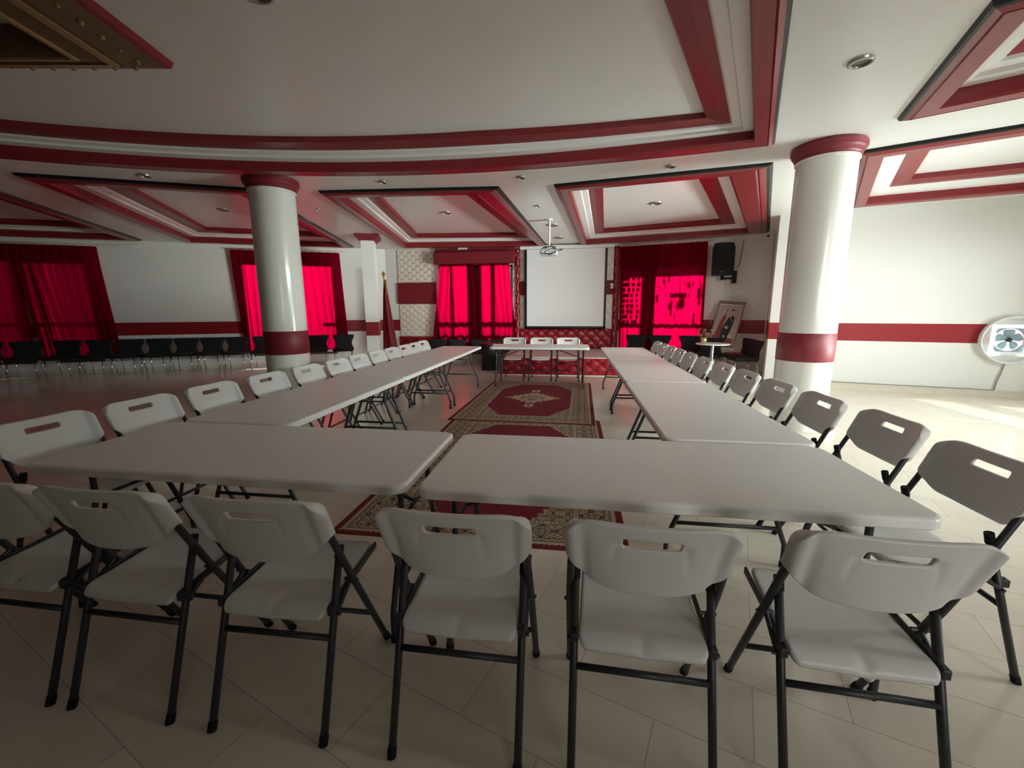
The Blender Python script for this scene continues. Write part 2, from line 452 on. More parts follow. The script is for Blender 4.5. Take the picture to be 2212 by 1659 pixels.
R2 = [(2.91, 5.18), (6.6, 3.43), (7.0, 7.0), (4.32, 7.80)]
def rings(P): return [P, inset(P, 0.22), inset(P, 0.45), inset(P, 0.66)]

# big curved tray : far side is an arc
def arc(pts, x0, x1, n):
    xs = np.array([p[0] for p in pts]); ys = np.array([p[1] for p in pts]); k = np.polyfit(xs, ys, 3)
    X = np.linspace(x0, x1, n); return [(float(x), float(np.polyval(k, x))) for x in X]
NA = 28
A0 = arc([(-5.95, 3.91), (-5.01, 4.29), (-3.87, 4.81), (-2.71, 5.03), (-0.73, 5.13), (0.76, 5.01), (1.93, 4.80)], -6.9, 1.93, NA)
BIGQ0 = A0 + [(-0.89, -2.4), (-7.0, -2.4)]
def bigring(d, cor, low):
    pts = [(x, y-d) for x, y in A0]
    k = np.polyfit([p[0] for p in pts], [p[1] for p in pts], 3)
    X = np.linspace(-6.9+d, cor[0], NA)
    adj = cor[1]-np.polyval(k, cor[0])
    arcp = [(float(x), float(np.polyval(k, x)+adj*max(0, (x+1)/(cor[0]+1)))) for x in X]
    return arcp + [(low, -2.4+d), (-7.0+d, -2.4+d)]
BIG = [BIGQ0, bigring(0.24, (1.66, 4.60), -1.06), bigring(0.47, (1.42, 4.52), -1.28), bigring(0.66, (1.17, 4.42), -1.50)]
tray(1, BIG, 0.72); tray(2, M1); tray(3, M2); tray(4, rings(L1)); tray(5, rings(L2)); tray(6, rings(R1)); tray(7, rings(R2))

# plaster ceiling between the trays
bm = bmesh.new()
def loop_edges(poly, z):
    vs = [bm.verts.new((p[0], p[1], z)) for p in poly]
    return [bm.edges.new((vs[i], vs[(i+1) % len(vs)])) for i in range(len(vs))]
ed = loop_edges([(-14.2, -4.6), (8.4, -4.6), (8.4, 7.2), (4.6, 8.5), (4.6, 10.3), (3.2, 10.85), (1.3, 11.3), (-5.2, 11.3), (-14.2, 7.0)], HC)
for T in TRAYS: ed += loop_edges(T, HC)
bmesh.ops.triangle_fill(bm, edges=ed, use_beauty=True)
structure(finish('ceiling', bm, 'ceiling_paint'))

# carved dark wood frame dropped from the middle of the big tray
G = [Vector(p) for p in ((-2.90, 3.01), (-5.37, 2.61), (-4.9, 0.24), (-2.43, 0.65))]
zb = HC+0.225*0.72
def gl(d): return inset(G, d)
bm = bmesh.new(); loft(bm, [(gl(0.05), zb-0.05), (gl(0.20), zb-0.13), (gl(0.22), zb-0.13)]); loft(bm, [(gl(0.26), zb-0.135), (gl(0.36), zb-0.17)]); loft(bm, [(gl(0.39), zb-0.17), (gl(0.42), zb-0.15), (gl(0.42), zb)])
fr = tag(finish('carved_ceiling_frame', bm, 'gold_wood'), 'dark carved wood and gold frame hung on the ceiling, top left', 'ceiling frame')
bm = bmesh.new(); loft(bm, [(gl(0.0), zb), (gl(0.012), zb-0.045), (gl(0.05), zb-0.05)]); finish('red_edge', bm, 'red_paint', fr)
bm = bmesh.new(); loft(bm, [(gl(0.22), zb-0.13), (gl(0.22), zb-0.145), (gl(0.26), zb-0.15), (gl(0.26), zb-0.135)]); finish('gold_moulding', bm, 'gold_strip', fr)
bm = bmesh.new(); loft(bm, [(gl(0.36), zb-0.17), (gl(0.365), zb-0.185), (gl(0.39), zb-0.185), (gl(0.39), zb-0.17)]); finish('gold_moulding', bm, 'gold_strip', fr)
random.seed(5)
bm = bmesh.new()
for e in range(4):
    a = gl(0.12)[e]; b = gl(0.12)[(e+1) % 4]
    for i in range(16):
        p = a.lerp(b, (i+0.5)/16); bmesh.ops.create_icosphere(bm, subdivisions=1, radius=random.uniform(0.012, 0.022), matrix=Matrix.Translation((p.x, p.y, zb-0.095)))
finish('carving', bm, 'gold_strip', fr)

# ------------------------------------------------------------------ columns
def round_column(x, y, label):
    t = thing('round_column', label, 'column', (x, y, 0))
    R = 0.265
    bm = bmesh.new(); lathe(bm, [(R, 0.10), (R, 0.85)], 48); lathe(bm, [(R, 1.15), (R, HC-0.14)], 48)
    lathe(bm, [(R, 0.85), (R, 1.15)], 48); finish('shaft', bm, 'column_paint', t, True)
    bm = bmesh.new(); lathe(bm, [(R+0.002, 0.85), (R+0.004, 0.852), (R+0.004, 1.148), (R+0.002, 1.15)], 48); finish('band', bm, 'red_paint_dull', t, True)
    bm = bmesh.new(); lathe(bm, [(R, HC-0.135), (R+0.012, HC-0.13), (R+0.022, HC-0.115), (R+0.022, HC-0.10), (R+0.040, HC-0.085), (R+0.048, HC-0.07), (R+0.048, HC-0.055), (R+0.058, HC-0.05), (R+0.058, HC-0.022), (R+0.045, HC-0.02), (R+0.045, HC)], 48)
    finish('capital', bm, 'red_paint_dull', t)
    bm = bmesh.new(); lathe(bm, [(R, HC-0.165), (R+0.012, HC-0.16), (R+0.012, HC-0.137), (R, HC-0.135)], 48); finish('neck_ring', bm, 'column_paint', t, True)
    bm = bmesh.new(); prism(bm, [(0.36*math.cos(PI/8+k*PI/4), 0.36*math.sin(PI/8+k*PI/4)) for k in range(8)], 0, 0.10); finish('base', bm, 'stone', t)
mat('red_paint_dull', (0.20, 0.014, 0.024), 0.5)
round_column(2.52, 5.00, 'round cream column with red band and capital, beside the right row of chairs')
round_column(-3.78, 5.12, 'round cream column with red band behind the left row of chairs')
t = thing('square_column', 'square cream column with red capital beside the flag at the back', 'column', (-4.52, 9.12, 0), math.radians(20))
bm = bmesh.new(); box(bm, (0, 0, (HC-0.1)/2), (0.27, 0.48, HC-0.1)); finish('shaft', bm, 'wall_paint', t)
bm = bmesh.new()
for s, z0, z1 in ((0.03, HC-0.13, HC-0.09), (0.07, HC-0.09, HC-0.05), (0.11, HC-0.05, HC)):
    prism(bm, [(-.135-s, -.24-s), (.135+s, -.24-s), (.135+s, .24+s), (-.135-s, .24+s)], z0, z1)
finish('capital', bm, 'red_paint_dull', t)

# ------------------------------------------------------------------ windows and curtains
def window(idx, p, u, n, s0, s1, z0, z1, vbars, hbars, shade=None):
    """frame, bars and panes inside an opening. p,u along the wall, n inward"""
    def P(s, z, d): q = p + u*s + n*d; return Vector((q.x, q.y, z))
    rot = Matrix(((u.x, -n.x, 0), (u.y, -n.y, 0), (0, 0, 1)))
    bm = bmesh.new()
    for (a, b, c, d) in [(s0, s0+0.06, z0, z1), (s1-0.06, s1, z0, z1), (s0, s1, z0, z0+0.06), (s0, s1, z1-0.06, z1)] + [(a-wd/2, a+wd/2, za, zb_) for a, wd, za, zb_ in vbars] + [(sa, sb, z-h/2, z+h/2) for z, h, sa, sb in hbars]:
        box(bm, P((a+b)/2, (c+d)/2, -0.05), (b-a, 0.05, d-c), rot)
    root = structure(finish('window_%d' % idx, bm, 'window_alu'))
    bm = bmesh.new(); vs = [bm.verts.new(P(*q)) for q in ((s0, z0, -0.06), (s1, z0, -0.06), (s1, z1, -0.06), (s0, z1, -0.06))]; bm.faces.new(vs)
    finish('pane', bm, 'pane_glass', root)
    return root, P, rot

window(1, WL0, WLu, WLn, *WIN_FL[:2], *WIN_FL[2:], [], [(1.2, 0.06, *WIN_FL[:2])])
window(2, WL0, WLu, WLn, *WIN_FL2[:2], *WIN_FL2[2:], [], [(1.2, 0.06, *WIN_FL2[:2])])
window(3, WL0, WLu, WLn, *WIN_L[:2], *WIN_L[2:], [((WIN_L[0]+WIN_L[1])/2, 0.14, 0.26, 2.56)], [(1.12, 0.07, WIN_L[1]-0.35, WIN_L[1])])
bu, bn = Vector((1, 0)), Vector((0, -1)); X0 = 5.05
vb = [(X0-2.585, 0.36, .45, 2.56), (X0-3.15, 0.07, .45, 2.56), (X0-2.13, 0.10, .45, 2.56)]
for x in (-3.50, -3.24, -3.08, -2.86, -2.33, -2.02, -1.80, -1.62): vb.append((X0+x, 0.12, .45, 0.80))
window(4, WB0, bu, bn, WIN_B[0], WIN_B[1], .45, 2.56, vb, [(1.10, 0.10, WIN_B[0], WIN_B[1]), (0.80, 0.05, WIN_B[0], WIN_B[1]), (0.55, 0.16, WIN_B[0], WIN_B[1])])
r5, P5, rot5 = window(5, WA0, WAu, WAn, WIN_A[0], WIN_A[1], .5, 2.55, [(0.75, 0.30, .5, 2.55)], [(1.10, 0.07, WIN_A[0], WIN_A[1])])
# unseen pieces added outside that window to dim and dapple its light
bm = bmesh.new(); random.seed(11)
for k in range(6): box(bm, P5((WIN_A[0]+WIN_A[1])/2, 2.50-k*0.062, -0.13), (WIN_A[1]-WIN_A[0], 0.02, 0.06), rot5)
for i in range(46):
    q = i/46; x_ = 0.95+0.95*q+random.uniform(-.03, .03); z = random.uniform(1.15, 2.15)
    box(bm, P5(x_, z, -0.13), (random.uniform(.015, .05), 0.01, random.uniform(.05, .30)), rot5)
box(bm, P5(1.38, 1.78, -0.13), (0.30, 0.01, 0.10), rot5); box(bm, P5(1.44, 1.62, -0.13), (0.12, 0.01, 0.22), rot5)
for z in np.arange(1.22, 2.15, 0.115):
    for x_ in np.arange(0.14, 0.60, 0.10):
        box(bm, P5(x_+random.uniform(-.02, .02), z, -0.13), (random.uniform(.055, .085), 0.01, random.uniform(.075, .105)), rot5)
finish('light_blocker', bm, 'window_alu', r5)

def curtain(label, P0, P1, B0, B1, zt, zb, n, amp, seed, group=None, sag=0.0):
    """pleated cloth from top edge P0-P1 to bottom edge B0-B1 (plan points)"""
    rnd = random.Random(seed); NS, NT = n*10, 26
    P0, P1, B0, B1 = map(Vector, (P0, P1, B0, B1)); u = (P1-P0).normalized(); nn = Vector((u.y, -u.x))
    ph = [rnd.uniform(-.5, .5) for _ in range(n+2)]; am = [rnd.uniform(.6, 1.3) for _ in range(n+2)]
    bm = bmesh.new(); g = []
    for j in range(NT+1):
        t = j/NT; row = []
        for i in range(NS+1):
            s = i/NS; k = s*n; i0 = int(k); fr_ = k-i0
            phase = ph[i0]*(1-fr_)+ph[i0+1]*fr_; a = am[i0]*(1-fr_)+am[i0+1]*fr_
            ease = t*t*(3-2*t)*0.5+t*0.5
            q = (P0.lerp(P1, s))*(1-ease) + (B0.lerp(B1, s))*ease
            d = amp*a*(0.45+0.55*t)*math.sin(2*PI*(k+phase*t)) + 0.3*amp*math.sin(2*PI*(k*2.3+seed))*t
            row.append(bm.verts.new((q.x+nn.x*d, q.y+nn.y*d, zt+(zb-zt)*t + (0.012*abs(math.sin(PI*k)) if j == 0 else 0))))
        g.append(row)
    for j in range(NT):
        for i in range(NS): bm.faces.new((g[j][i], g[j][i+1], g[j+1][i+1], g[j+1][i]))
    o = finish('curtain', bm, 'curtain_cloth', None, True)
    return tag(o, label, 'curtain', group)

GC = 'red curtains over the windows'
OFF = 0.14
def wl(s): return WLp(S0+s, OFF)
curtain('dark red curtain panel at the left edge of the photo, leftmost of all', wl(-1.3), wl(0.22), wl(-1.3), wl(0.28), 2.83, 0.36, 8, 0.035, 1, GC)
curtain('wide red curtain panel left of the bare wall, behind the black chairs', wl(0.20), wl(1.70), wl(0.42), wl(1.84), 2.83, 0.34, 9, 0.035, 2, GC)
curtain('red curtain panel left of the round column, on the second left window', wl(4.28), wl(5.5), wl(4.36), wl(5.35), 2.86, 0.38, 7, 0.045, 3, GC)
curtain('bright red curtain panel right of the left round column', wl(5.48), wl(6.74), wl(5.55), wl(6.82), 2.86, 0.38, 7, 0.03, 4, GC)
YB = 10.99
curtain('red curtain panel beside the white tufted panel, left of the back window pair', (-3.50, YB), (-2.56, YB), (-3.76, YB), (-2.42, YB), 2.66, 0.36, 6, 0.04, 5, GC)
curtain('red curtain panel nearest the projector screen, on the back window', (-2.50, YB), (-1.66, YB), (-2.46, YB), (-1.46, YB), 2.66, 0.36, 6, 0.03, 6, GC)
def wa(s): return WA0+WAu*s+WAn*OFF
curtain('red curtain panel right of the projector screen with dotted light', wa(0.02), wa(0.88), wa(0.06), wa(0.86), 2.90, 0.36, 6, 0.035, 7, GC)
curtain('wide glowing red curtain panel beside the black loudspeaker', wa(0.86), wa(1.97), wa(0.80), wa(1.99), 2.90, 0.36, 8, 0.03, 8, GC)

def rod(label, a, b, z):
    bm = bmesh.new(); tube(bm, [(a.x, a.y, z), (b.x, b.y, z)], 0.012, 8)
    o = finish('curtain_rail', bm, 'ivory', None, True); tag(o, label, 'curtain rail')
    return o
rod('thin pale curtain rail over the far left window, ending on bare wall', wl(-1.5), wl(2.5), 2.865)
rod('thin pale curtain rail above the curtains behind the left column', wl(4.2), wl(6.9), 2.89)
rod('thin pale curtain rail between the projector screen and the loudspeaker', wa(0.0), wa(2.1), 2.93)
rod('hidden curtain rail in the top of the red pelmet window', Vector((-3.6, YB)), Vector((-1.45, YB)), 2.68)
bpy.data.objects.remove(bpy.data.objects['curtain_rail.003'])

# ------------------------------------------------------------------ upholstered back wall
def tufted(bmq, bmb, x0, x1, z0, z1, dx, dz, depth, y, btn=0.012):
    nx = max(2, int((x1-x0)/0.018)); nz = max(2, int((z1-z0)/0.018)); g = []
    for j in range(nz+1):
        row = []
        for i in range(nx+1):
            x = x0+(x1-x0)*i/nx; z = z0+(z1-z0)*j/nz
            a = (x-x0)/dx; b = (z-z0)/dz; u, v_ = (a+b)/2, (a-b)/2
            h = (abs(math.sin(PI*u))*abs(math.sin(PI*v_)))**0.45
            e = min(x-x0, x1-x, z-z0, z1-z); h = max(h, 0.0); ed_ = min(1, e/0.03)
            row.append(bmq.verts.new((x, y-depth*(0.35+0.65*h)*math.sqrt(max(0, ed_)), z)))
        g.append(row)
    for j in range(nz):
        for i in range(nx): bmq.faces.new((g[j][i], g[j][i+1], g[j+1][i+1], g[j+1][i]))
    if bmb is not None:
        k = 0
        while k*dz < z1-z0+1e-6:
            m_ = 0
            while m_*dx < x1-x0+1e-6:
                if (k+m_) % 2 == 0:
                    x, z = x0+m_*dx, z0+k*dz
                    if x0+0.03 < x < x1-0.03 and z0+0.03 < z < z1-0.03:
                        r_ = bmesh.ops.create_icosphere(bmq, subdivisions=1, radius=btn, matrix=Matrix.Translation((x, y-depth*0.36, z)) @ Matrix.Diagonal((1, .5, 1, 1)))
                        for v in r_['verts']:
                            for f in v.link_faces: f.material_index = 1
                m_ += 1
            k += 1
YW = 11.113
t = thing('wall_padding', 'white button tufted wall padding with a plain red middle, left of back window', 'wall padding', (0, 0, 0))
for z0, z1 in ((2.135, 3.0), (0.70, 1.57)):
    bm = bmesh.new(); tufted(bm, True, -4.73, -3.64, z0, z1, 0.109, 0.0865, 0.028, YW, 0.019)
    finish('tufted_panel', bm, ['white_leather', 'button_dark'], t, True)
bm = bmesh.new(); box(bm, (-4.185, YW-0.025, 1.852), (1.09, 0.05, 0.56)); finish('plain_panel', bm, 'red_felt', t, bevel=0.015)
bm = bmesh.new(); tufted(bm, True, -4.76, -3.64, 0.05, 0.695, 0.14, 0.107, 0.05, YW); finish('lower_panel', bm, ['red_leather', 'red_leather'], t, True)

t = thing('pelmet', 'deep red fabric pelmet box across the top of the back window', 'pelmet')
bm = bmesh.new(); box(bm, (-2.56, 10.98, 2.73), (2.10, 0.26, 0.30)); finish('fascia', bm, 'red_felt', t, bevel=0.02)
bm = bmesh.new(); box(bm, (-2.56, 11.05, 2.93), (2.12, 0.12, 0.10)); finish('top_band', bm, 'red_felt', t, bevel=0.01)
bm = bmesh.new(); box(bm, (-2.87, 10.97, 2.965), (0.24, 0.06, 0.05)); tag(finish('junction_box', bm, 'ivory', None, bevel=0.006), 'small pale box on top of the red pelmet', 'box')

t = thing('wall_padding', 'red and white tufted wall padding framing the projector screen', 'wall padding')
bm = bmesh.new(); tufted(bm, True, -1.40, 0.98, 2.12, 2.93, 0.13, 0.135, 0.035, YW, 0.018); tufted(bm, True, -1.40, 0.98, 0.91, 1.78, 0.13, 0.145, 0.035, YW, 0.018)
finish('tufted_panel', bm, ['white_leather', 'button_dark'], t, True)
bm = bmesh.new(); box(bm, (-0.21, YW-0.02, 1.95), (2.38, 0.04, 0.34)); finish('plain_panel', bm, 'red_felt', t, bevel=0.01)
bm = bmesh.new(); tufted(bm, True, -1.40, 0.98, 0.39, 0.905, 0.13, 0.13, 0.06, YW); finish('lower_panel', bm, ['red_leather', 'red_leather'], t, True)
for x0, x1, z0 in ((-1.53, -1.40, 0.39), (0.98, 1.135, 0.30)):
    bm = bmesh.new(); tufted(bm, None, x0, x1, z0, 2.95, (x1-x0)/2, 0.16, 0.055, YW); finish('side_strip', bm, 'red_leather', t, True)

# stage
t = thing('stage', 'low stage with a red tufted front and tiled top, under the screen', 'stage')
bm = bmesh.new(); box(bm, (-0.27, 10.01, 0.19), (2.46, 2.04, 0.38)); finish('platform', bm, 'floor_tile', t)
bm = bmesh.new(); tufted(bm, True, -1.52, 0.98, 0.015, 0.385, 0.15, 0.123, 0.05, 8.99); finish('front_padding', bm, ['red_leather', 'red_leather'], t, True)
bm = bmesh.new(); box(bm, (-0.27, 9.995, 0.39), (2.54, 2.07, 0.02)); finish('top', bm, 'floor_tile', t, bevel=0.004)

# projector screen
t = thing('projector_screen', 'white pull-down projector screen with black border', 'projector screen', (-0.22, 10.99, 0))
bm = bmesh.new(); box(bm, (0, 0, 1.93), (1.96, 0.006, 1.93)); finish('screen', bm, 'screen_cloth', t)
bm = bmesh.new()
box(bm, (-1.005, 0, 1.90), (0.058, 0.012, 2.0)); box(bm, (1.005, 0, 1.90), (0.058, 0.012, 2.0)); box(bm, (0, 0, 0.95), (2.068, 0.012, 0.058)); finish('border', bm, 'black_paint', t)
bm = bmesh.new(); tube(bm, [(-1.03, 0, 0.925), (1.03, 0, 0.925)], 0.014, 10); finish('bottom_bar', bm, 'black_paint', t, True)
bm = bmesh.new(); box(bm, (0.02, 0.0, 2.945), (2.34, 0.10, 0.09)); finish('housing', bm, 'white_enamel', t, bevel=0.012)

t = thing('thermostat', 'small white wall control right of the projector screen', 'thermostat', (0.945, 11.05, 1.98))
bm = bmesh.new(); box(bm, (0, 0, 0), (0.07, 0.03, 0.12)); finish('body', bm, 'white_enamel', t, bevel=0.008)
bm = bmesh.new(); box(bm, (0, -0.017, -0.01), (0.03, 0.006, 0.035)); finish('display', bm, 'black_plastic', t)
bm = bmesh.new(); tube(bm, smoothpath([(0, 0.0, 0.06), (-0.02, -0.01, 0.09), (-0.08, 0, 0.04), (-0.16, 0, 0.0)], 3), 0.004, 6); finish('cord', bm, 'cable_grey', t)

# ------------------------------------------------------------------ rugs
def rug_mesh():
    W_, L_ = 1.90, 3.02; nx, ny = 300, 460
    xs = np.linspace(-W_/2, W_/2, nx+1); ys = np.linspace(-L_/2, L_/2, ny+1)
    X, Y = np.meshgrid(xs, ys); AX, AY = np.abs(X), np.abs(Y)
    d = np.minimum(W_/2-AX, L_/2-AY)                   # distance from edge
    along = np.where(W_/2-AX < L_/2-AY, Y, X)
    RED = np.array((0.19, 0.005, 0.018)); EDGE = np.array((0.16, 0.006, 0.010)); BEI = np.array((0.52, 0.42, 0.30)); DRK = np.array((0.055, 0.038, 0.024)); OLI = np.array((0.26, 0.19, 0.10)); TAN = np.array((0.38, 0.27, 0.16)); GRN = np.array((0.09, 0.09, 0.055))
    C = np.zeros(X.shape+(3,)); C[:] = BEI
    def put(m, c): C[m] = c
    tri = lambda q, p: np.abs((q/p) % 1.0-0.5)*2
    def motif(u, v_, r):     # symmetric rosette in a cell, u,v in -1..1
        rad = np.hypot(u, v_); th = np.arctan2(v_, u)
        pet = np.cos(4*th)
        m = np.zeros(u.shape+(3,)); m[:] = BEI
        m[np.abs(rad-0.82-0.12*pet) < 0.07] = DRK
        m[(rad < 0.60+0.22*pet)] = TAN
        m[np.abs(rad-0.58-0.22*pet) < 0.07] = DRK
        m[(rad < 0.36-0.12*pet)] = GRN
        m[(rad < 0.20)] = BEI; m[rad < 0.09] = DRK
        q = np.abs(np.abs(u)-np.abs(v_))
        m[(rad > 0.95) & (q < 0.12)] = OLI
        m[(rad > 1.02) & (np.maximum(np.abs(u), np.abs(v_)) > 0.75) & (q > 0.3) & (q < 0.45)] = DRK
        return m
    # outer zones
    put(d < 0.036, EDGE)
    z = (d >= 0.036) & (d < 0.082); put(z, BEI); put(z & (d < 0.046+0.014*tri(along, 0.035)), EDGE)
    z = (d >= 0.082) & (d < 0.088); put(z, DRK)
    z = (d >= 0.088) & (d < 0.124); put(z, OLI); put(z & (np.abs(d-0.106-0.010*(tri(along, 0.06)*2-1)) < 0.005), BEI)
    z = (d >= 0.124) & (d < 0.130); put(z, DRK)
    bw = 0.165; b0 = 0.130; z = (d >= b0) & (d < b0+bw); cell = bw
    side = (W_/2-AX) < (L_/2-AY)
    cu = np.where(side, (Y % cell)/cell*2-1, (X % cell)/cell*2-1); cv = (d-b0)/bw*2-1
    mm = motif(cu, cv, 1); C[z] = mm[z]
    put(z & (np.abs(np.abs(cu)-1) < 0.04), OLI)
    z = (d >= 0.295) & (d < 0.301); put(z, DRK)
    z = (d >= 0.301) & (d < 0.338); put(z, BEI); put(z & (tri(along, 0.055) < 0.35) & (np.abs(d-0.320) < 0.012), OLI); put(z & (tri(along, 0.055) > 0.94), DRK)
    z = (d >= 0.338) & (d < 0.344); put(z, DRK)
    fx, fy = W_/2-0.344, L_/2-0.344; field = (AX < fx) & (AY < fy)
    cut = (fx-AX)/0.27+(fy-AY)/0.50
    stair = cut-0.06*np.sin((AX-AY)*60)
    red = field & (stair > 1.0)
    sp = field & ~red
    c2 = 0.105; mu = (X % c2)/c2*2-1; mv = (Y % c2)/c2*2-1; mo = motif(mu, mv, 1)
    C[sp] = mo[sp]
    put(field & (np.abs(stair-1.0) < 0.05), BEI)
    put(red, RED)
    # medallion
    md = AX/0.42+AY/0.40; wob = 0.10*np.cos(9*np.arctan2(Y, X)*2)
    med = (md < 1.0+wob) & red
    put(med, BEI); mo2 = motif(X/0.20, Y/0.20, 1); inner = (md < 0.75) & med; C[inner] = mo2[inner]
    put(med & (np.abs(md-0.8) < 0.05), OLI); put(med & (md < 0.8) & (np.abs(np.sin(X*48)*np.sin(Y*48)) > 0.72), TAN)
    for yy in (0.50, 0.60):
        q = np.hypot(X, (AY-yy)*1.1); put((q < 0.07) & red, BEI); put((q < 0.035) & red, RED)
    rng = np.random.default_rng(3); C *= (0.92+0.16*rng.random(X.shape))[..., None]
    Z = 0.007+0.0*X
    for (y0, a_) in ((0.28, .004), (-0.62, .003)): Z += a_*np.exp(-((Y-y0-0.03*np.sin(X*3))/0.03)**2)
    Z[0, :] = 0; Z[-1, :] = 0; Z[:, 0] = 0; Z[:, -1] = 0
    co = np.stack([X, Y, Z], -1).reshape(-1, 3).astype(np.float32)
    me = bpy.data.meshes.new('rug')
    N = (nx+1)
    idx = np.arange((nx+1)*(ny+1)).reshape(ny+1, nx+1)
    F = np.stack([idx[:-1, :-1], idx[:-1, 1:], idx[1:, 1:], idx[1:, :-1]], -1).reshape(-1, 4)
    me.vertices.add(len(co)); me.vertices.foreach_set('co', co.ravel())
    me.loops.add(F.size); me.loops.foreach_set('vertex_index', F.ravel().astype(np.int32))
    me.polygons.add(len(F)); me.polygons.foreach_set('loop_start', np.arange(0, F.size, 4, dtype=np.int32)); me.polygons.foreach_set('loop_total', np.full(len(F), 4, np.int32))
    me.update(calc_edges=True)
    a = me.color_attributes.new('pattern', 'FLOAT_COLOR', 'POINT')
    a.data.foreach_set('color', np.concatenate([C.reshape(-1, 3), np.ones((len(co), 1))], 1).astype(np.float32).ravel())
    me.materials.append(MATS['rug_pile']); return me
rm = rug_mesh()
for (x, y, rz, lab) in ((-0.62, 6.60, -0.02, 'red and beige patterned rug on the open floor before the stage table'), (-0.585, 3.80, 0.0, 'red and beige patterned rug partly under the front tables')):
    o = bpy.data.objects.new('rug', rm); COL.objects.link(o); o.location = (x, y, 0.0 if y > 5 else -0.0035); o.rotation_euler = (0, 0, rz); tag(o, lab, 'rug', 'patterned rugs')

# ------------------------------------------------------------------ folding chair
def rounded_back():
    bm = bmesh.new(); nx, nz = 44, 26; hw = 0.240
    zt, zb0 = 0.850, 0.600
    xs = np.linspace(-1, 1, nx+1); ts = np.linspace(0, 1, nz+1)
    def pos(s, t, back):
        # outline : rounded upper corners, lower edge curving up to the tube ends
        e = max(0, (abs(s)-0.56)/0.44)
        top = zt-0.068*(1-math.sqrt(max(0, 1-e**2.2)))-0.010*(1-s*s)
        lo = zb0+0.030*s*s+0.065*(max(0, abs(s)-0.60)/0.40)**1.8
        z = top+(lo-top)*t
        tt = (zt-z)/(zt-zb0)
        wx = hw*(1.0-0.05*max(0, tt-0.1)**1.3)
        x = s*wx
        y = -0.122-(z-0.69)*0.47
        y -= (0.018+0.062*tt)*(1-(abs(s))**2.4)
        rim = min(1.0, max(0.0, (abs(s)-0.80)/0.10)); rim = rim*rim*(3-2*rim)
        rnd_ = math.sqrt(max(0.0, 1-max(0.0, (abs(s)-0.90)/0.10)**2))
        th = 0.020+0.030*rim*(0.40+0.60*rnd_)
        if abs(s) > 0.999: th = 0.022
        if back:
            y -= th*0.5
            # pressed fields left and right of the grip
            if t > 0.24 and abs(x) < 0.115:
                k = math.exp(-((abs(x)-0.088-0.012*math.sin((t-.25)*4))/0.010)**2)*max(0, 1-max(0, t-0.25)/0.45)
                y += 0.010*k
                if abs(x) < 0.080: y += 0.004*max(0, 1-max(0, t-0.25)/0.5)
            y += 0.008*math.exp(-((abs(s)-0.76)/0.045)**2)*min(1, t*2)
        else: y += th*0.5
        return Vector((x, y, z))
    hole = lambda i, j: abs((xs[i]+xs[i+1])/2) < 0.31 and 0.19 < (ts[j]+ts[j+1])/2 < 0.31
    gf = [[bm.verts.new(pos(s, t, False)) for s in xs] for t in ts]; gb = [[bm.verts.new(pos(s, t, True)) for s in xs] for t in ts]
    ok = lambda i, j: 0 <= i < nx and 0 <= j < nz and not hole(i, j)
    for j in range(nz):
        for i in range(nx):
            if not ok(i, j): continue
            bm.faces.new((gf[j][i], gf[j][i+1], gf[j+1][i+1], gf[j+1][i])); bm.faces.new((gb[j][i], gb[j+1][i], gb[j+1][i+1], gb[j][i+1]))
            for q, (a, b) in (((i-1, j), ((j, i), (j+1, i))), ((i+1, j), ((j, i+1), (j+1, i+1))), ((i, j-1), ((j, i), (j, i+1))), ((i, j+1), ((j+1, i), (j+1, i+1)))):
                if not ok(*q): bm.faces.new((gf[a[0]][a[1]], gf[b[0]][b[1]], gb[b[0]][b[1]], gb[a[0]][a[1]]))
    return bm

def seat_bm():
    bm = bmesh.new(); nx, ny = 26, 24
    def P(i, j, top):
        s = i/nx*2-1; t = j/ny
        y = -0.160+0.41*t
        wdt = 0.192-0.012*t
        cr = 0.0
        if t < 0.08: cr = (0.08-t)/0.08
        if t > 0.86: cr = max(cr, (t-0.86)/0.14)
        x = s*wdt*(1-0.10*cr**2.5)
        z = 0.428+0.032*t-0.012*math.sin(PI*t)*(1-s*s*0.5)
        z += -0.020*max(0, (0.12-t)/0.12)**2-0.016*max(0, (t-0.86)/0.14)**2
        notch = math.exp(-(x/0.016)**2)*max(0, (0.20-t)/0.20)
        z -= 0.011*notch*(1 if top else 0)
        if not top: z -= 0.030-0.008*abs(s)
        return Vector((x, y, z))
    gt = [[bm.verts.new(P(i, j, 1)) for i in range(nx+1)] for j in range(ny+1)]; gb = [[bm.verts.new(P(i, j, 0)) for i in range(nx+1)] for j in range(ny+1)]
    for j in range(ny):
        for i in range(nx):
            bm.faces.new((gt[j][i], gt[j][i+1], gt[j+1][i+1], gt[j+1][i])); bm.faces.new((gb[j][i], gb[j+1][i], gb[j+1][i+1], gb[j][i+1]))
    per = [(0, i) for i in range(nx)]+[(j, nx) for j in range(ny)]+[(ny, i) for i in range(nx, 0, -1)]+[(j, 0) for j in range(ny, 0, -1)]
    for k in range(len(per)):
        a, b = per[k], per[(k+1) % len(per)]; bm.faces.new((gt[a[0]][a[1]], gt[b[0]][b[1]], gb[b[0]][b[1]], gb[a[0]][a[1]]))
    return bm

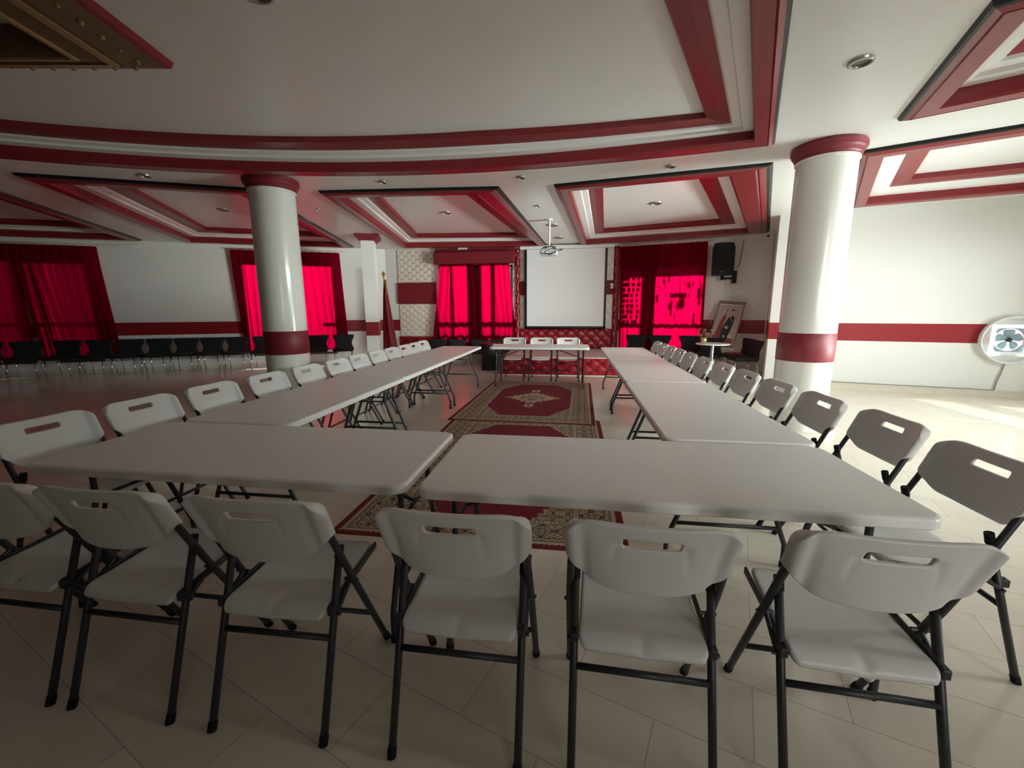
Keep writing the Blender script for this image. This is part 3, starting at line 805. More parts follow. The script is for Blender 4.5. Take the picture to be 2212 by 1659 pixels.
def make_chair(label, group, loc, rz):
    t = thing('folding_chair', label, 'chair', loc, rz, group)
    finish('backrest', rounded_back(), 'white_plastic', t, True, 1)
    finish('seat', seat_bm(), 'white_plastic', t, True, 1)
    R = 0.0125
    for s in (-1, 1):
        bm = bmesh.new(); tube(bm, smoothpath([(s*0.212, -0.148, 0.728), (s*0.216, -0.126, 0.692), (s*0.222, -0.010, 0.452), (s*0.222, 0.222, 0.012)], 3), R, 12)
        l = finish('leg', bm, 'grey_metal', t, True)
        bm = bmesh.new(); tube(bm, [(s*0.222, 0.213, 0.03), (s*0.222, 0.230, 0.0)], 0.0150, 12); finish('foot_cap', bm, 'black_rubber', l)
        bm = bmesh.new(); tube(bm, [(s*0.203, -0.052, 0.590), (s*0.203, -0.235, 0.012)], R, 12)
        l = finish('leg', bm, 'grey_metal', t, True)
        bm = bmesh.new(); tube(bm, [(s*0.203, -0.229, 0.030), (s*0.203, -0.240, 0.0)], 0.0145, 12); finish('foot_cap', bm, 'black_rubber', l)
        bm = bmesh.new(); tube(bm, [(s*0.203, -0.049, 0.605), (s*0.203, -0.060, 0.565)], 0.0146, 12); finish('top_cap', bm, 'black_rubber', l)
        bm = bmesh.new(); q = Matrix.Rotation(math.atan2(0.03, 0.40), 3, 'X'); box(bm, (s*0.197, 0.045, 0.432), (0.010, 0.36, 0.026), q); box(bm, (s*0.203, -0.125, 0.412), (0.022, 0.03, 0.03)); finish('seat_rail', bm, 'grey_metal', t, bevel=0.003)
        bm = bmesh.new(); tube(bm, [(s*0.212, -0.012, 0.452), (s*0.212, -0.115, 0.392)], 0.008, 8); tube(bm, [(s*0.19, -0.012, 0.452), (s*0.240, -0.012, 0.452)], 0.006, 8); tube(bm, [(s*0.19, -0.115, 0.392), (s*0.226, -0.115, 0.392)], 0.006, 8); finish('hinge', bm, 'grey_metal', t)
    bm = bmesh.new(); tube(bm, [(-0.203, -0.139, 0.315), (0.203, -0.139, 0.315)], 0.0105, 10); finish('crossbar', bm, 'grey_metal', t, True)
    bm = bmesh.new(); tube(bm, [(-0.222, 0.118, 0.210), (0.222, 0.118, 0.210)], 0.0095, 10); finish('crossbar', bm, 'grey_metal', t, True)
    return t
GF, GL, GR, GS = 'folding chairs along the front tables', 'folding chairs along the left tables', 'folding chairs along the right tables', 'folding chairs behind the stage table'
fx = [-2.065, -1.565, -0.995, -0.345, 0.230, 0.845]
fl = ['white folding chair cut off by the left edge at the front tables', 'white folding chair second from left along the front tables', 'white folding chair third from left, seen from behind at the front tables', 'white folding chair backed against the seam of the two front tables',
      'white folding chair behind the right front table, second from right', 'white folding chair at the right end of the front row, tape on its leg']
chair0 = make_chair(fl[0], GF, (fx[0], 1.285, 0), 0)
for i in range(1, 6): dup(chair0, (fx[i], 1.285+(0.02 if i == 5 else 0), 0), [0, 0, .02, 0, -.03, -.05][i], fl[i], GF)
bm = bmesh.new(); tube(bm, [(1.035, 1.468, 0.13), (1.02, 1.49, 0.09)], 0.0165, 12)
rnd = random.Random(4)
LX = [-2.90, -2.87, -2.86, -2.82, -2.81, -2.78, -2.80, -2.80, -2.79, -2.79, -2.80, -2.82]; LY = [1.95, 2.46, 3.01, 3.57, 4.15, 4.68, 5.22, 5.74, 6.23, 6.72, 7.20, 7.69]
for i in range(12):
    dup(chair0, (LX[i]+0.205, LY[i]-0.11, 0), -PI/2+rnd.uniform(-.02, .02), 'white folding chair %s from the camera in the left row' % ORD[i], GL)
RX = [1.70, 1.75, 1.70, 1.67, 1.65, 1.63, 1.60, 1.58, 1.57, 1.56, 1.55, 1.54]; RY = [1.94, 2.54, 3.08, 3.62, 4.18, 4.72, 5.27, 5.82, 6.31, 6.80, 7.29, 7.78]
for i in range(12):
    dup(chair0, (RX[i]-0.235, RY[i]-0.10, 0), PI/2+rnd.uniform(-.02, .02), 'white folding chair %s from the camera in the right row' % ORD[i], GR)
for x, q in zip((-1.19, -0.63, -0.09), ('left', 'middle', 'right')):
    dup(chair0, (x, 8.45, 0), PI, 'white folding chair behind the stage table, %s of the three' % q, GS)
bm.free()
# tape ring on the front leg of the right-hand chair
bm = bmesh.new(); c6 = [o for o in COL.objects if o.get('label') == fl[5]][0]
tube(bm, [(0.222, 0.157, 0.135), (0.222, 0.174, 0.103)], 0.0165, 12)
finish('tape', bm, 'tape', c6, True)

# ------------------------------------------------------------------ folding table
def rrect(hx, hy, r, n=6):
    P = []
    for cx, cy, a in ((hx-r, hy-r, 0), (-hx+r, hy-r, PI/2), (-hx+r, -hy+r, PI), (hx-r, -hy+r, 1.5*PI)):
        P += [(cx+r*math.cos(a+PI/2*k/n), cy+r*math.sin(a+PI/2*k/n)) for k in range(n+1)]
    return P
def make_table(label, group, loc, rz):
    t = thing('folding_table', label, 'table', loc, rz, group); hx, hy = 0.90, 0.372
    bm = bmesh.new(); loops = []
    for d, z in ((0.045, 0.706), (0.0, 0.706), (0.0, 0.706), (0.0, 0.732), (0.004, 0.738), (0.012, 0.742), (0.02, 0.742)):
        loops.append((rrect(hx-d, hy-d, 0.06-d*0.6), z))
    loops[1] = (rrect(hx-0.006, hy-0.006, 0.056), 0.700)
    loft(bm, [([Vector(p) for p in q], z) for q, z in loops], True)
    vs = [bm.verts.new((p[0], p[1], 0.706)) for p in rrect(hx-0.045, hy-0.045, 0.03)]; bm.faces.new(vs[::-1])
    finish('tabletop', bm, 'table_plastic', t)
    for s in (-1, 1):
        xe = s*0.80
        bm = bmesh.new()
        for q in (-1, 1):
            tube(bm, smoothpath([(xe, q*0.175, 0.690), (xe, q*0.175, 0.50), (xe, q*0.19, 0.45), (xe, q*0.295, 0.17), (xe, q*0.31, 0.12), (xe, q*0.31, 0.012)], 3), 0.0135, 10)
        tube(bm, [(xe, -0.275, 0.225), (xe, 0.275, 0.225)], 0.0115, 8); tube(bm, [(xe, -0.30, 0.690), (xe, 0.30, 0.690)], 0.0135, 8)
        l = finish('leg_frame', bm, 'grey_metal', t, True)
        for q in (-1, 1):
            bm = bmesh.new(); tube(bm, [(xe, q*0.31, 0.03), (xe, q*0.31, 0.0)], 0.0165, 10); finish('foot_cap', bm, 'black_rubber', l)
        bm = bmesh.new(); tube(bm, [(xe, 0, 0.50), (s*0.28, 0, 0.690)], 0.009, 8); tube(bm, [(xe, -0.178, 0.50), (xe, 0.178, 0.50)], 0.009, 8); finish('brace', bm, 'grey_metal', t, True)
        bm = bmesh.new(); box(bm, (xe, 0.0, 0.698), (0.05, 0.62, 0.012)); finish('bracket', bm, 'black_rubber', t)
    bm = bmesh.new(); box(bm, (0, 0.29, 0.697), (1.5, 0.022, 0.02)); box(bm, (0, -0.29, 0.697), (1.5, 0.022, 0.02)); finish('side_rail', bm, 'grey_metal', t)
    return t
GT = 'white folding tables set in a ring'
T0 = make_table('white folding table at the front left, nearest the camera', GT, (-1.537, 1.815, 0), 0)
dup(T0, (0.315, 1.80, 0), 0.0, 'white folding table at the front right, nearest the camera')
for i, y in enumerate((3.11, 4.915, 6.72)): dup(T0, (-2.04, y, 0), PI/2, 'white folding table %s in the left row' % ('nearest the camera', 'in the middle', 'farthest from the camera')[i])
for i, y in enumerate((3.10, 4.90, 6.70)): dup(T0, (0.862, y, 0), PI/2+(0.0, 0.004, 0.0)[i], 'white folding table %s in the right row' % ('nearest the camera', 'in the middle', 'farthest from the camera')[i])
dup(T0, (-0.60, 7.83, 0), 0.0, 'white folding table standing alone before the stage')

# ------------------------------------------------------------------ black visitor chairs
def make_black(label, group, loc, rz):
    t = thing('visitor_chair', label, 'chair', loc, rz, group)
    bm = bmesh.new(); box(bm, (0, 0.02, 0.415), (0.49, 0.44, 0.075)); finish('seat', bm, 'black_fabric', t, True, bevel=0.025)
    bm = bmesh.new(); n = 12; A = []; B = []
    for k in range(n+1):
        q = k/n; z = 0.40+0.38*q; hw = 0.248-0.055*math.sin(PI*min(1, q*1.15))**1.5+0.012*q; y = -0.18-0.06*q
        A.append([bm.verts.new((s*hw, y+0.02-0.012*(1-abs(s)), z)) for s in (-1, -.5, 0, .5, 1)]); B.append([bm.verts.new((s*hw, y-0.025-0.012*(1-abs(s)), z)) for s in (-1, -.5, 0, .5, 1)])
    for k in range(n):
        for i in range(4):
            bm.faces.new((A[k][i], A[k][i+1], A[k+1][i+1], A[k+1][i])); bm.faces.new((B[k][i], B[k+1][i], B[k+1][i+1], B[k][i+1]))
        for i in (0, 4): bm.faces.new((A[k][i], A[k+1][i], B[k+1][i], B[k][i]))
    for k in (0, n):
        for i in range(4): bm.faces.new((A[k][i], A[k][i+1], B[k][i+1], B[k][i]))
    finish('backrest', bm, 'black_fabric', t, True, bevel=0.01)
    for sx in (-1, 1):
        for (y0, y1) in ((0.20, 0.24), (-0.17, -0.25)):
            bm = bmesh.new(); tube(bm, [(sx*0.20, y0, 0.40), (sx*0.215, y1, 0.0)], 0.011, 8); finish('leg', bm, 'chrome', t, True)
    return t
GB = 'black visitor chairs along the walls'
# along the left wall : distance along the wall
ss = [-0.40, 0.30, 0.95, 1.54, 2.11, 2.66, 3.20, 3.73, 4.26, 4.84, 6.08, 6.70]
lab = ['black visitor chair at the far left edge under the dark curtain', 'black visitor chair beneath the gap between the two far left curtains', 'black visitor chair under the wide dark curtain, left one', 'black visitor chair under the right edge of the wide dark curtain',
       'black visitor chair left end of the bare wall between windows', 'black visitor chair second along the bare wall between windows', 'black visitor chair third along the bare wall between windows', 'black visitor chair fourth along the bare wall between windows', 'black visitor chair at the right end of the bare wall',
       'black visitor chair just left of the left round column', 'black visitor chair just right of the left round column', 'black visitor chair before the square column, under the curtain edge']
bc = None
for i, s in enumerate(ss):
    p = WLp(S0+s, 0.52); rz = math.atan2(WLn.y, WLn.x)-PI/2+(0.25 if i == 1 else 0)
    if bc is None: bc = make_black(lab[0], GB, (p.x, p.y, 0), rz)
    else: dup(bc, (p.x, p.y, 0), rz, lab[i], GB)
for (x, y, rz, l) in ((-3.55, 10.55, PI, 'black visitor chair under the back window, leftmost'), (-3.0, 10.55, PI+.05, 'black visitor chair under the back window, second from left'), (-2.42, 10.55, PI-.04, 'black visitor chair under the back window, second from right'), (-1.88, 10.55, PI, 'black visitor chair under the back window, next to the stage'),
                      (1.50, 10.50, PI-.28, 'black visitor chair under the curtain right of the screen'), (2.02, 10.34, PI-.28, 'black visitor chair in the middle under the right back curtain'), (2.68, 10.16, PI-.30, 'black visitor chair under the brightest part of the right back curtain'), (2.90, 9.50, PI-.45, 'black visitor chair behind the small round table'),
                      (3.46, 9.50, PI/2+.05, 'black visitor chair facing left beside the portrait, farther one'), (3.40, 8.98, PI/2+.03, 'black visitor chair facing left beside the portrait, nearer one')):
    o = dup(bc, (x, y, 0), rz, l, GB)
    if y == 10.55: o.scale = (1, 1, 0.82)
t = thing('folder', 'red folder lying on the black chair beside the portrait', 'folder', (3.40, 9.50, 0.455), 0.3)
bm = bmesh.new(); box(bm, (0, 0, 0.012), (0.30, 0.24, 0.022)); finish('cover', bm, 'red_folder', t, bevel=0.004)
# low dark side table left of the stage table
t = thing('side_table', 'dark round side table between left row and stage table', 'table', (-1.95, 9.75, 0))
bm = bmesh.new(); lathe(bm, [(0, 0.60), (0.24, 0.60), (0.25, 0.61), (0.25, 0.63), (0.24, 0.635), (0, 0.635)], 32); finish('tabletop', bm, 'dark_wood', t)
bm = bmesh.new(); lathe(bm, [(0.20, 0.0), (0.19, 0.3), (0.21, 0.60)], 24); finish('skirt', bm, 'black_fabric', t, True)

# ------------------------------------------------------------------ flag, speaker, portrait, round table, plant
t = thing('flag', 'furled red flag on a gold topped pole beside the square column', 'flag', (-4.80, 10.45, 0))
bm = bmesh.new(); tube(bm, [(0, 0, 0.03), (-0.02, 0, 2.22)], 0.013, 8); finish('pole', bm, 'flag_gold', t, True)
bm = bmesh.new(); lathe(bm, [(0.0, 2.22), (0.025, 2.24), (0.02, 2.26), (0.055, 2.32), (0.02, 2.37), (0.0, 2.40)], 6, (-0.02, 0, 0)); finish('finial', bm, 'flag_gold', t)
bm = bmesh.new(); lathe(bm, [(0.0, 0.04), (0.15, 0.03), (0.16, 0.0), (0, 0.0)], 24); finish('base', bm, 'flag_gold', t)
bm = bmesh.new(); n = 26; prev = None; rr = random.Random(2)
prof = [(0.028, 2.18), (0.04, 2.0), (0.065, 1.75), (0.095, 1.4), (0.125, 1.0), (0.16, 0.62), (0.17, 0.44)]
for r, z in prof:
    ring = []
    for k in range(n):
        a = 2*PI*k/n; q = r*(1+0.22*math.sin(5*a+z*2)); ring.append(bm.verts.new((0.03*(2.2-z)+q*math.cos(a), q*0.6*math.sin(a), z-(0.05*math.sin(a*2) if z < 0.5 else 0))))
    if prev:
        for k in range(n): bm.faces.new((prev[k], prev[(k+1) % n], ring[(k+1) % n], ring[k]))
    prev = ring
fc = finish('cloth', bm, 'flag_red', t, True)
bm = bmesh.new(); tube(bm, smoothpath([(0.0, -0.03, 2.16), (0.055, -0.05, 1.95), (0.06, -0.07, 1.80)], 4), 0.011, 6); finish('gold_fringe', bm, 'flag_gold', fc)

wcu = (WC1-WA1).normalized(); wcn = Vector((wcu.y, -wcu.x))
sp = Vector((3.22, 10.12)); rz = math.atan2(-0.985, -0.17)+PI/2
t = thing('loudspeaker', 'black loudspeaker hung high on a wall bracket by the curtain', 'loudspeaker', (sp.x, sp.y, 2.13), rz)
bm = bmesh.new()
def sprof(z, k): return 1.0
prof = []
n = 10; loops = []
for k in range(n+1):
    q = k/n; z = 0.0+0.68*q
    hwd = 0.225; fr2 = -0.19+0.03*q
    if q > 0.85: hwd -= 0.03*(q-0.85)/0.15
    loops.append(([Vector(p) for p in ((-hwd, fr2), (-hwd*0.5, fr2-0.025), (hwd*0.5, fr2-0.025), (hwd, fr2), (hwd*0.75, 0.17), (-hwd*0.75, 0.17))], z-(0.0)))
loft(bm, loops, True); bm.faces.new([v for v in bm.verts[:6]][::-1]) if False else None
vs = [bm.verts.new((p.x, p.y, loops[0][1])) for p in loops[0][0]]; bm.faces.new(vs)
bm.verts.ensure_lookup_table()
for v in bm.verts:
    if v.co.z > 0.6: v.co.z += 0.03*(1-(v.co.x/0.22)**2)-0.02
spk = finish('cabinet', bm, 'black_plastic', t, bevel=0.01)
bm = bmesh.new(); box(bm, (0, -0.205, 0.30), (0.36, 0.012, 0.46)); finish('grille', bm, 'black_rubber', t, bevel=0.004)
bm = bmesh.new(); box(bm, (-0.02, -0.215, 0.07), (0.04, 0.004, 0.014)); finish('badge', bm, 'cable_grey', t)
t = thing('speaker_bracket', 'black wall bracket carrying the loudspeaker, box at its root', 'bracket', (3.48, 10.20, 2.07), rz)
bm = bmesh.new(); tube(bm, [(-0.20, -0.03, 0.0), (0.02, 0.0, 0.0)], 0.022, 10); tube(bm, [(-0.20, -0.03, -0.035), (-0.20, -0.03, 0.06)], 0.035, 12); finish('arm', bm, 'black_plastic', t)
bm = bmesh.new(); box(bm, (0.05, 0.03, 0.03), (0.09, 0.07, 0.27)); finish('wall_plate', bm, 'black_plastic', t, bevel=0.006)
def cable(label, pts, r, m='cable_grey', n=5):
    bm = bmesh.new(); tube(bm, smoothpath(pts, n), r, 6); return tag(finish('cable', bm, m, None, True), label, 'cable')
def wc(s, d, z): q = WA1+wcu*s+wcn*d; return (q.x, q.y, z)
cable('thin dark cable running up the wall from the speaker bracket', [wc(0.62, 0.03, 2.30), wc(0.66, 0.015, 2.36), wc(0.68, 0.012, 2.55), wc(0.70, 0.012, 2.85), wc(0.72, 0.012, 2.88)], 0.010)
cable('thin pale cables drooping on the wall under the loudspeaker', [wc(0.42, 0.02, 2.10), wc(0.40, 0.03, 1.95), wc(0.50, 0.02, 1.93), wc(0.56, 0.02, 2.05), wc(0.52, 0.02, 1.90), wc(0.53, 0.012, 1.75)], 0.006, 'ivory')
cable('pale cable hanging behind the portrait from the loudspeaker', [wc(0.42, 0.02, 2.0), wc(0.44, 0.015, 1.75), wc(0.30, 0.012, 1.5), wc(0.20, 0.012, 1.2), wc(0.16, 0.012, 1.05)], 0.006, 'ivory')
cable('pale conduit running down the wall corner left of the column', [wc(1.28, 0.02, 2.96), wc(1.28, 0.02, 1.8), wc(1.28, 0.02, 0.9), wc(1.28, 0.02, 0.15)], 0.012, 'ivory', 2)
bm = bmesh.new(); c_ = wc(1.16, 0.012, 2.93); bmesh.ops.create_icosphere(bm, subdivisions=2, radius=0.025, matrix=Matrix.Translation(c_)); tag(finish('wall_plug', bm, 'black_rubber', None, True), 'small black round plug high on the wall near the corner', 'plug')

# portrait on an easel, leaning back
Bl, Br, Tl, Tr = Vector((2.98, 9.92, 0.62)), Vector((3.44, 9.66, 0.53)), Vector((3.285, 10.25, 1.555)), Vector((3.775, 10.06, 1.545))
ux = ((Br-Bl)+(Tr-Tl)).normalized(); uz = ((Tl-Bl)+(Tr-Br)); uz = uz.normalized(); un = ux.cross(uz).normalized()
Wp, Hp = ((Br-Bl).length+(Tr-Tl).length)/2, ((Tl-Bl).length+(Tr-Br).length)/2
cen = (Bl+Br+Tl+Tr)/4
if un.y > 0: un = -un
t = thing('framed_portrait', 'framed portrait of a seated man in a dark suit on an easel', 'picture', (cen.x, cen.y, 0))
def PP(a, b, d=0.0): return ux*(a*Wp/2)+uz*(b*Hp/2)+un*d+Vector((0, 0, cen.z))
def ppoly(bm, pts, d, th=0.004):
    f_ = [bm.verts.new(PP(a, b, d)) for a, b in pts]; g_ = [bm.verts.new(PP(a, b, d-th)) for a, b in pts]; bm.faces.new(f_); bm.faces.new(g_[::-1])
    for k in range(len(pts)): bm.faces.new((f_[k], f_[(k+1) % len(pts)], g_[(k+1) % len(pts)], g_[k]))
def bar4(bm, o, i, d, th):
    for q in (((-o, -o), (o, -o), (i, -i), (-i, -i)), ((o, -o), (o, o), (i, i), (i, -i)), ((o, o), (-o, o), (-i, i), (i, i)), ((-o, o), (-o, -o), (-i, -i), (-i, i))): ppoly(bm, q, d, th)
bm = bmesh.new(); bar4(bm, 1.0, 0.87, 0.035, 0.05); finish('frame', bm, 'brown_frame', t)
bm = bmesh.new(); bar4(bm, 0.87, 0.82, 0.028, 0.04); finish('inner_lip', bm, 'picture_white', t)
bm = bmesh.new(); ppoly(bm, ((-.84, -.84), (.84, -.84), (.84, .84), (-.84, .84)), 0.0, 0.006); pic = finish('picture', bm, 'picture_paper', t)
bm = bmesh.new(); ppoly(bm, ((-.82, -.82), (.82, -.82), (.82, -.62), (-.82, -.50)), 0.003); finish('carpet', bm, 'picture_floor', pic)
bm = bmesh.new(); ppoly(bm, ((-.70, -.60), (-.30, -.62), (-.20, .36), (-.34, .42), (-.56, 0.0)), 0.005); ppoly(bm, ((-.30, .40), (-.24, .40), (-.16, .70), (-.22, .72)), 0.005); finish('flag', bm, 'picture_red', pic)
bm = bmesh.new(); ppoly(bm, ((-.30, -.70), (.24, -.78), (.42, -.20), (.48, .10), (.46, .32), (.28, .40), (.10, .38), (-.05, .18), (-.22, -.12), (-.28, -.40)), 0.007); finish('suit', bm, 'picture_suit', pic)
bm = bmesh.new(); ppoly(bm, [(0.22+0.12*math.cos(2*PI*k/14), 0.53+0.13*math.sin(2*PI*k/14)) for k in range(14)], 0.009); ppoly(bm, ((-.12, -.16), (.16, -.22), (.20, -.12), (.0, -.06)), 0.010); finish('face_and_hands', bm, 'picture_skin', pic)
bm = bmesh.new(); ppoly(bm, [(0.228+0.118*math.cos(PI*k/8), 0.60+0.075*math.sin(PI*k/8)) for k in range(9)], 0.011); finish('hair', bm, 'picture_suit', pic)
bm = bmesh.new(); ppoly(bm, ((.14, .40), (.24, .40), (.16, .18)), 0.010); ppoly(bm, ((.30, .20), (.36, .20), (.36, .15), (.30, .15)), 0.010); ppoly(bm, ((-.02, -.48), (.10, -.50), (.08, -.60), (0, -.58)), 0.010); ppoly(bm, ((.28, -.46), (.62, -.44), (.60, -.56), (.26, -.56)), 0.006); finish('shirt', bm, 'picture_white', pic)
bm = bmesh.new()
for a, b in ((-.50, .28), (-.14, .28), (.58, .28), (-.55, .12), (-.10, -.02)):
    for k in range(14):
        p1, p2 = 2*PI*k/14, 2*PI*(k+1)/14; ppoly(bm, ((a+.07*math.cos(p1), b+.06*math.sin(p1)), (a+.07*math.cos(p2), b+.06*math.sin(p2)), (a+.045*math.cos(p2), b+.04*math.sin(p2)), (a+.045*math.cos(p1), b+.04*math.sin(p1))), 0.004)
finish('wall_medallions', bm, 'brown_frame', pic)
t = thing('easel', 'pale wooden easel holding up the framed portrait', 'easel', (cen.x, cen.y, 0))
bm = bmesh.new()
for a in (-0.8, 0.9):
    p = PP(a, -1.0, -0.03); q = PP(a, 1.06, -0.045); d_ = (p-q).normalized(); e = p+d_*(p.z/abs(d_.z)*0.97)
    tube(bm, [q, e], 0.014, 8)
top = PP(0.05, 0.7, -0.05); tube(bm, [top, Vector((top.x-un.x*0.12, top.y-un.y*0.12, 0.01))], 0.014, 8)
finish('legs', bm, 'ivory', t)
bm = bmesh.new(); p0, p1 = PP(-1.0, -1.05, 0.02), PP(1.06, -1.05, 0.02); tube(bm, [p0, p1], 0.022, 8); finish('ledge', bm, 'ivory', t)

t = thing('round_table', 'small round white pedestal table beside the portrait', 'table', (2.78, 8.90, 0))
bm = bmesh.new(); lathe(bm, [(0, 0.70), (0.31, 0.70), (0.32, 0.708), (0.32, 0.716), (0.31, 0.722), (0, 0.722)], 40); finish('tabletop', bm, 'white_enamel', t)
bm = bmesh.new(); lathe(bm, [(0.032, 0.03), (0.032, 0.70)], 20); finish('pedestal', bm, 'chrome', t, True)
bm = bmesh.new(); lathe(bm, [(0, 0.0), (0.22, 0.0), (0.22, 0.012), (0.05, 0.04), (0, 0.045)], 32); finish('base', bm, 'chrome', t)
t = thing('potted_plant', 'small pot of dried red flowers on the round white table', 'plant', (2.60, 8.88, 0.722))
bm = bmesh.new(); lathe(bm, [(0, 0), (0.05, 0), (0.065, 0.12), (0.06, 0.12), (0.05, 0.02), (0, 0.02)], 20); finish('pot', bm, 'brass', t, True)
bm = bmesh.new(); bf = bmesh.new(); rr = random.Random(9)
for k in range(26):
    a = rr.uniform(0, 2*PI); h = rr.uniform(0.16, 0.29); r = rr.uniform(0.03, 0.15)
    p = Vector((r*math.cos(a), r*math.sin(a), h)); tube(bm, smoothpath([(0, 0, 0.08), p*0.55+Vector((0, 0, 0.05)), p], 3), 0.003, 5)
    for _ in range(3):
        q = p+Vector((rr.uniform(-.02, .02), rr.uniform(-.02, .02), rr.uniform(-.02, .01)))
        bmesh.ops.create_icosphere(bf if k % 2 else bm, subdivisions=1, radius=rr.uniform(.010, .022), matrix=Matrix.Translation(q) @ Matrix.Rotation(rr.uniform(0, 3), 4, 'X') @ Matrix.Diagonal((1, 1, .4, 1)))
finish('foliage', bm, 'leaf', t); finish('flowers', bf, 'petal', t)

# ------------------------------------------------------------------ ceiling projector and downlights
t = thing('projector', 'white projector hanging from the ceiling on a thin pole', 'projector', (-0.46, 8.04, 0))
bm = bmesh.new(); tube(bm, [(0, 0, HC), (0, 0, 2.50)], 0.016, 10); lathe(bm, [(0, HC-0.02), (0.06, HC-0.018), (0.06, HC), (0, HC)], 20); finish('pole', bm, 'white_enamel', t)
bm = bmesh.new(); box(bm, (0, 0, 2.425), (0.30, 0.24, 0.085)); finish('body', bm, 'projector_shell', t, bevel=0.015)
bm = bmesh.new(); lathe(bm, [(0.0, 0), (0.04, 0), (0.04, 0.03), (0.03, 0.03), (0.0, 0.02)], 20, (-0.07, 0.12, 2.43), M=Matrix.Rotation(-PI/2, 3, 'X')); finish('lens', bm, 'black_plastic', t)
bm = bmesh.new()
for a, z in ((0.13, 2.50), (-0.13, 2.50), (0.09, 2.49), (-0.07, 2.49)): tube(bm, smoothpath([(0, 0, 2.54), (a*0.6, -0.03, 2.54), (a, -0.08, z)], 3), 0.008, 6)
finish('mount', bm, 'black_plastic', t)
bm = bmesh.new(); tube(bm, smoothpath([(0.01, 0.02, 2.62), (0.03, -0.03, 2.55), (-0.12, -0.10, 2.50), (-0.16, -0.14, 2.42), (-0.02, -0.15, 2.40), (0.12, -0.14, 2.43), (0.08, -0.12, 2.50), (-0.08, -0.12, 2.44), (0.02, -0.13, 2.39), (0.17, -0.10, 2.47), (0.24, -0.02, 2.49), (0.18, 0, 2.47)], 5), 0.006, 6); finish('cords', bm, 'black_rubber', t)
cable('thin cable along the ceiling to the projector pole', [(-0.85, 8.10, HC-0.008), (-0.6, 8.07, HC-0.008), (-0.50, 8.05, HC-0.01), (-0.475, 8.04, HC-0.08), (-0.47, 8.04, HC-0.2)], 0.007)

dl0 = None
mat('downlight_ring', (0.45, 0.42, 0.38), 0.3, 0.6); mat('downlight_dark', (0.10, 0.09, 0.08), 0.4)
zp = HC+0.2255
for (x, y, z, r, lab_) in ((1.85, 3.40, HC, 0.075, 'recessed downlight in the ceiling above the right column, nearest'), (-2.45, 8.20, zp, 0.10, 'recessed downlight inside the ceiling tray left of the projector'), (1.40, 8.10, zp, 0.11, 'recessed downlight inside the ceiling tray right of the projector'),
                        (1.07, 5.36, HC, 0.06, 'small downlight on the ceiling strip near the right column'), (-0.67, 5.49, HC, 0.055, 'small downlight on the ceiling strip in the middle'), (-2.43, 5.39, HC, 0.055, 'small downlight on the ceiling strip near the left column'),
                        (-0.58, 6.97, HC, 0.05, 'tiny downlight between the two middle ceiling trays'), (-0.43, 8.55, HC, 0.125, 'downlight ring just behind the projector pole'), (-0.36, 10.03, HC, 0.125, 'downlight ring over the stage near the projector screen'),
                        (-6.4, 7.30, zp, 0.11, 'recessed downlight inside the tray behind the left column'), (-5.12, 4.70, HC, 0.07, 'dim downlight on the left ceiling strip'), (-4.11, 6.63, HC, 0.04, 'tiny downlight right of the left column top'), (-1.80, 2.46, HC+0.16, 0.10, 'dark downlight cut off by the top edge of the photo')):
    if dl0 is None:
        dl0 = thing('downlight', lab_, 'ceiling light', (x, y, z), 0, 'recessed ceiling downlights')
        bm = bmesh.new(); lathe(bm, [(0.72, -0.003), (0.74, -0.10), (0.98, -0.08), (1.0, 0.0)], 32); finish('ring', bm, 'downlight_ring', dl0, True)
        bm = bmesh.new(); lathe(bm, [(0.0, -0.02), (0.45, -0.025), (0.73, -0.05)], 32); finish('reflector', bm, 'downlight_dark', dl0, True)
        dl0.scale = (r, r, 0.2); 
    else:
        d = dup(dl0, (x, y, z), 0, lab_); d.scale = (r, r, 0.2)

# ------------------------------------------------------------------ round wall fan
rzf = math.atan2(WRn.y, WRn.x)+PI/2
fp = WD1+WRu*FAN_S
t = thing('wall_fan', 'round white extractor fan glowing with daylight on the right wall', 'fan', (fp.x, fp.y, FAN_Z), rzf)
RX90 = Matrix.Rotation(PI/2, 3, 'X')
bm = bmesh.new(); lathe(bm, [(0.335, 0.0), (0.34, 0.05), (0.352, 0.062), (0.366, 0.05), (0.372, 0.0)], 56, M=RX90); finish('ring', bm, 'white_enamel', t, True)
bm = bmesh.new(); n = 48; o_ = []; i_ = []
for k in range(n):
    a = 2*PI*k/n; o_.append(bm.verts.new((0.338*math.cos(a), -0.012, 0.338*math.sin(a))))
    q = 0.18/max(abs(math.cos(a)), abs(math.sin(a))); q = min(q, 0.235); i_.append(bm.verts.new((q*math.cos(a), -0.012, q*math.sin(a))))
for k in range(n): bm.faces.new((o_[k], o_[(k+1) % n], i_[(k+1) % n], i_[k]))
finish('plate', bm, 'milky_plastic', t)
bm = bmesh.new(); o_ = []; i_ = []
for k in range(n):
    a = 2*PI*k/n; q = min(0.188/max(abs(math.cos(a)), abs(math.sin(a))), 0.26); o_.append(bm.verts.new((q*math.cos(a), 0.05, q*math.sin(a)))); i_.append(bm.verts.new((0.172*math.cos(a), 0.05, 0.172*math.sin(a))))
for k in range(n): bm.faces.new((o_[k], o_[(k+1) % n], i_[(k+1) % n], i_[k]))
finish('housing', bm, 'grey_blade', t)
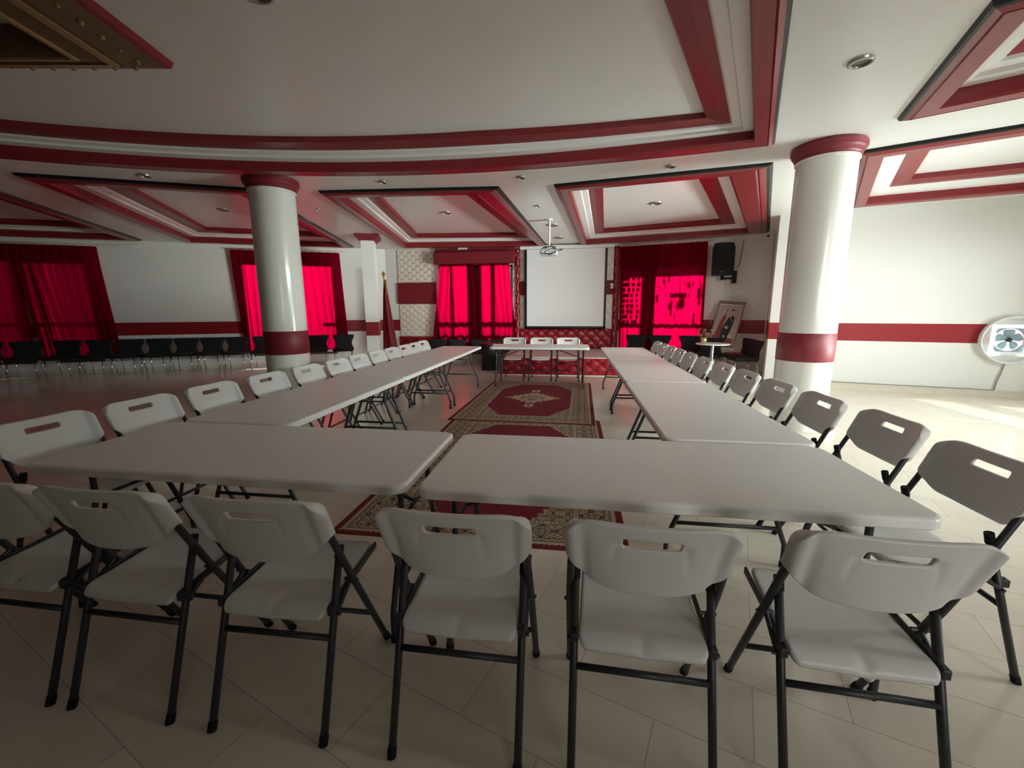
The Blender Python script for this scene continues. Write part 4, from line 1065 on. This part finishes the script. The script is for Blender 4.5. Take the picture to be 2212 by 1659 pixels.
bm = bmesh.new(); lathe(bm, [(0.0, 0.0), (0.20, 0.0), (0.20, 0.006), (0.0, 0.006)], 40, (0, 0.13, 0), M=RX90); finish('glow_diffuser', bm, 'milky_plastic', t)  # translucent disc added so the opening behind the blades glows
bm = bmesh.new(); lathe(bm, [(0.0, -0.03), (0.03, -0.028), (0.034, 0.03), (0, 0.03)], 20, (0, 0.06, 0), M=RX90); finish('hub', bm, 'grey_metal', t, True)
for k in range(5):
    bm = bmesh.new(); a0 = 2*PI*k/5+0.35; vv = []
    for i in range(7):
        for j in range(4):
            rr_ = 0.025+0.135*i/6; da = (j/3-0.5)*(0.55+0.55*math.sin(PI*(0.15+0.8*i/6)))
            vv.append(bm.verts.new((rr_*math.cos(a0+da), 0.06+(j/3-0.5)*0.05, rr_*math.sin(a0+da))))
    for i in range(6):
        for j in range(3): bm.faces.new((vv[i*4+j], vv[i*4+j+1], vv[i*4+j+5], vv[i*4+j+4]))
    bo = finish('blade', bm, 'milky_blade', t, True); sm = bo.modifiers.new('thick', 'SOLIDIFY'); sm.thickness = 0.004
def wr(s, d, z): q = WD1+WRu*s+WRn*d; return (q.x, q.y, z)
cable('grey flex hanging from the round fan to the baseboard', [wr(FAN_S-0.02, 0.012, FAN_Z-0.372), wr(FAN_S-0.04, 0.014, 0.40), wr(FAN_S-0.07, 0.014, 0.25), wr(FAN_S-0.08, 0.014, 0.13), wr(FAN_S-0.10, 0.02, 0.122)], 0.007)
cable('thin cable lying along the top of the right baseboard', [wr(0.9, 0.018, 0.122), wr(1.6, 0.018, 0.122), wr(2.4, 0.018, 0.122), wr(FAN_S-0.10, 0.02, 0.122)], 0.006, 'cable_grey', 2)

# door frame of the side wall, below the opening added for fill light
bm = bmesh.new()
for y in (3.05, 5.97): box(bm, (8.22, y, 1.1), (0.10, 0.06, 2.2))
box(bm, (8.22, 4.51, 2.17), (0.10, 2.95, 0.06)); structure(finish('door_1', bm, 'window_alu'))

bpy.context.view_layer.update()
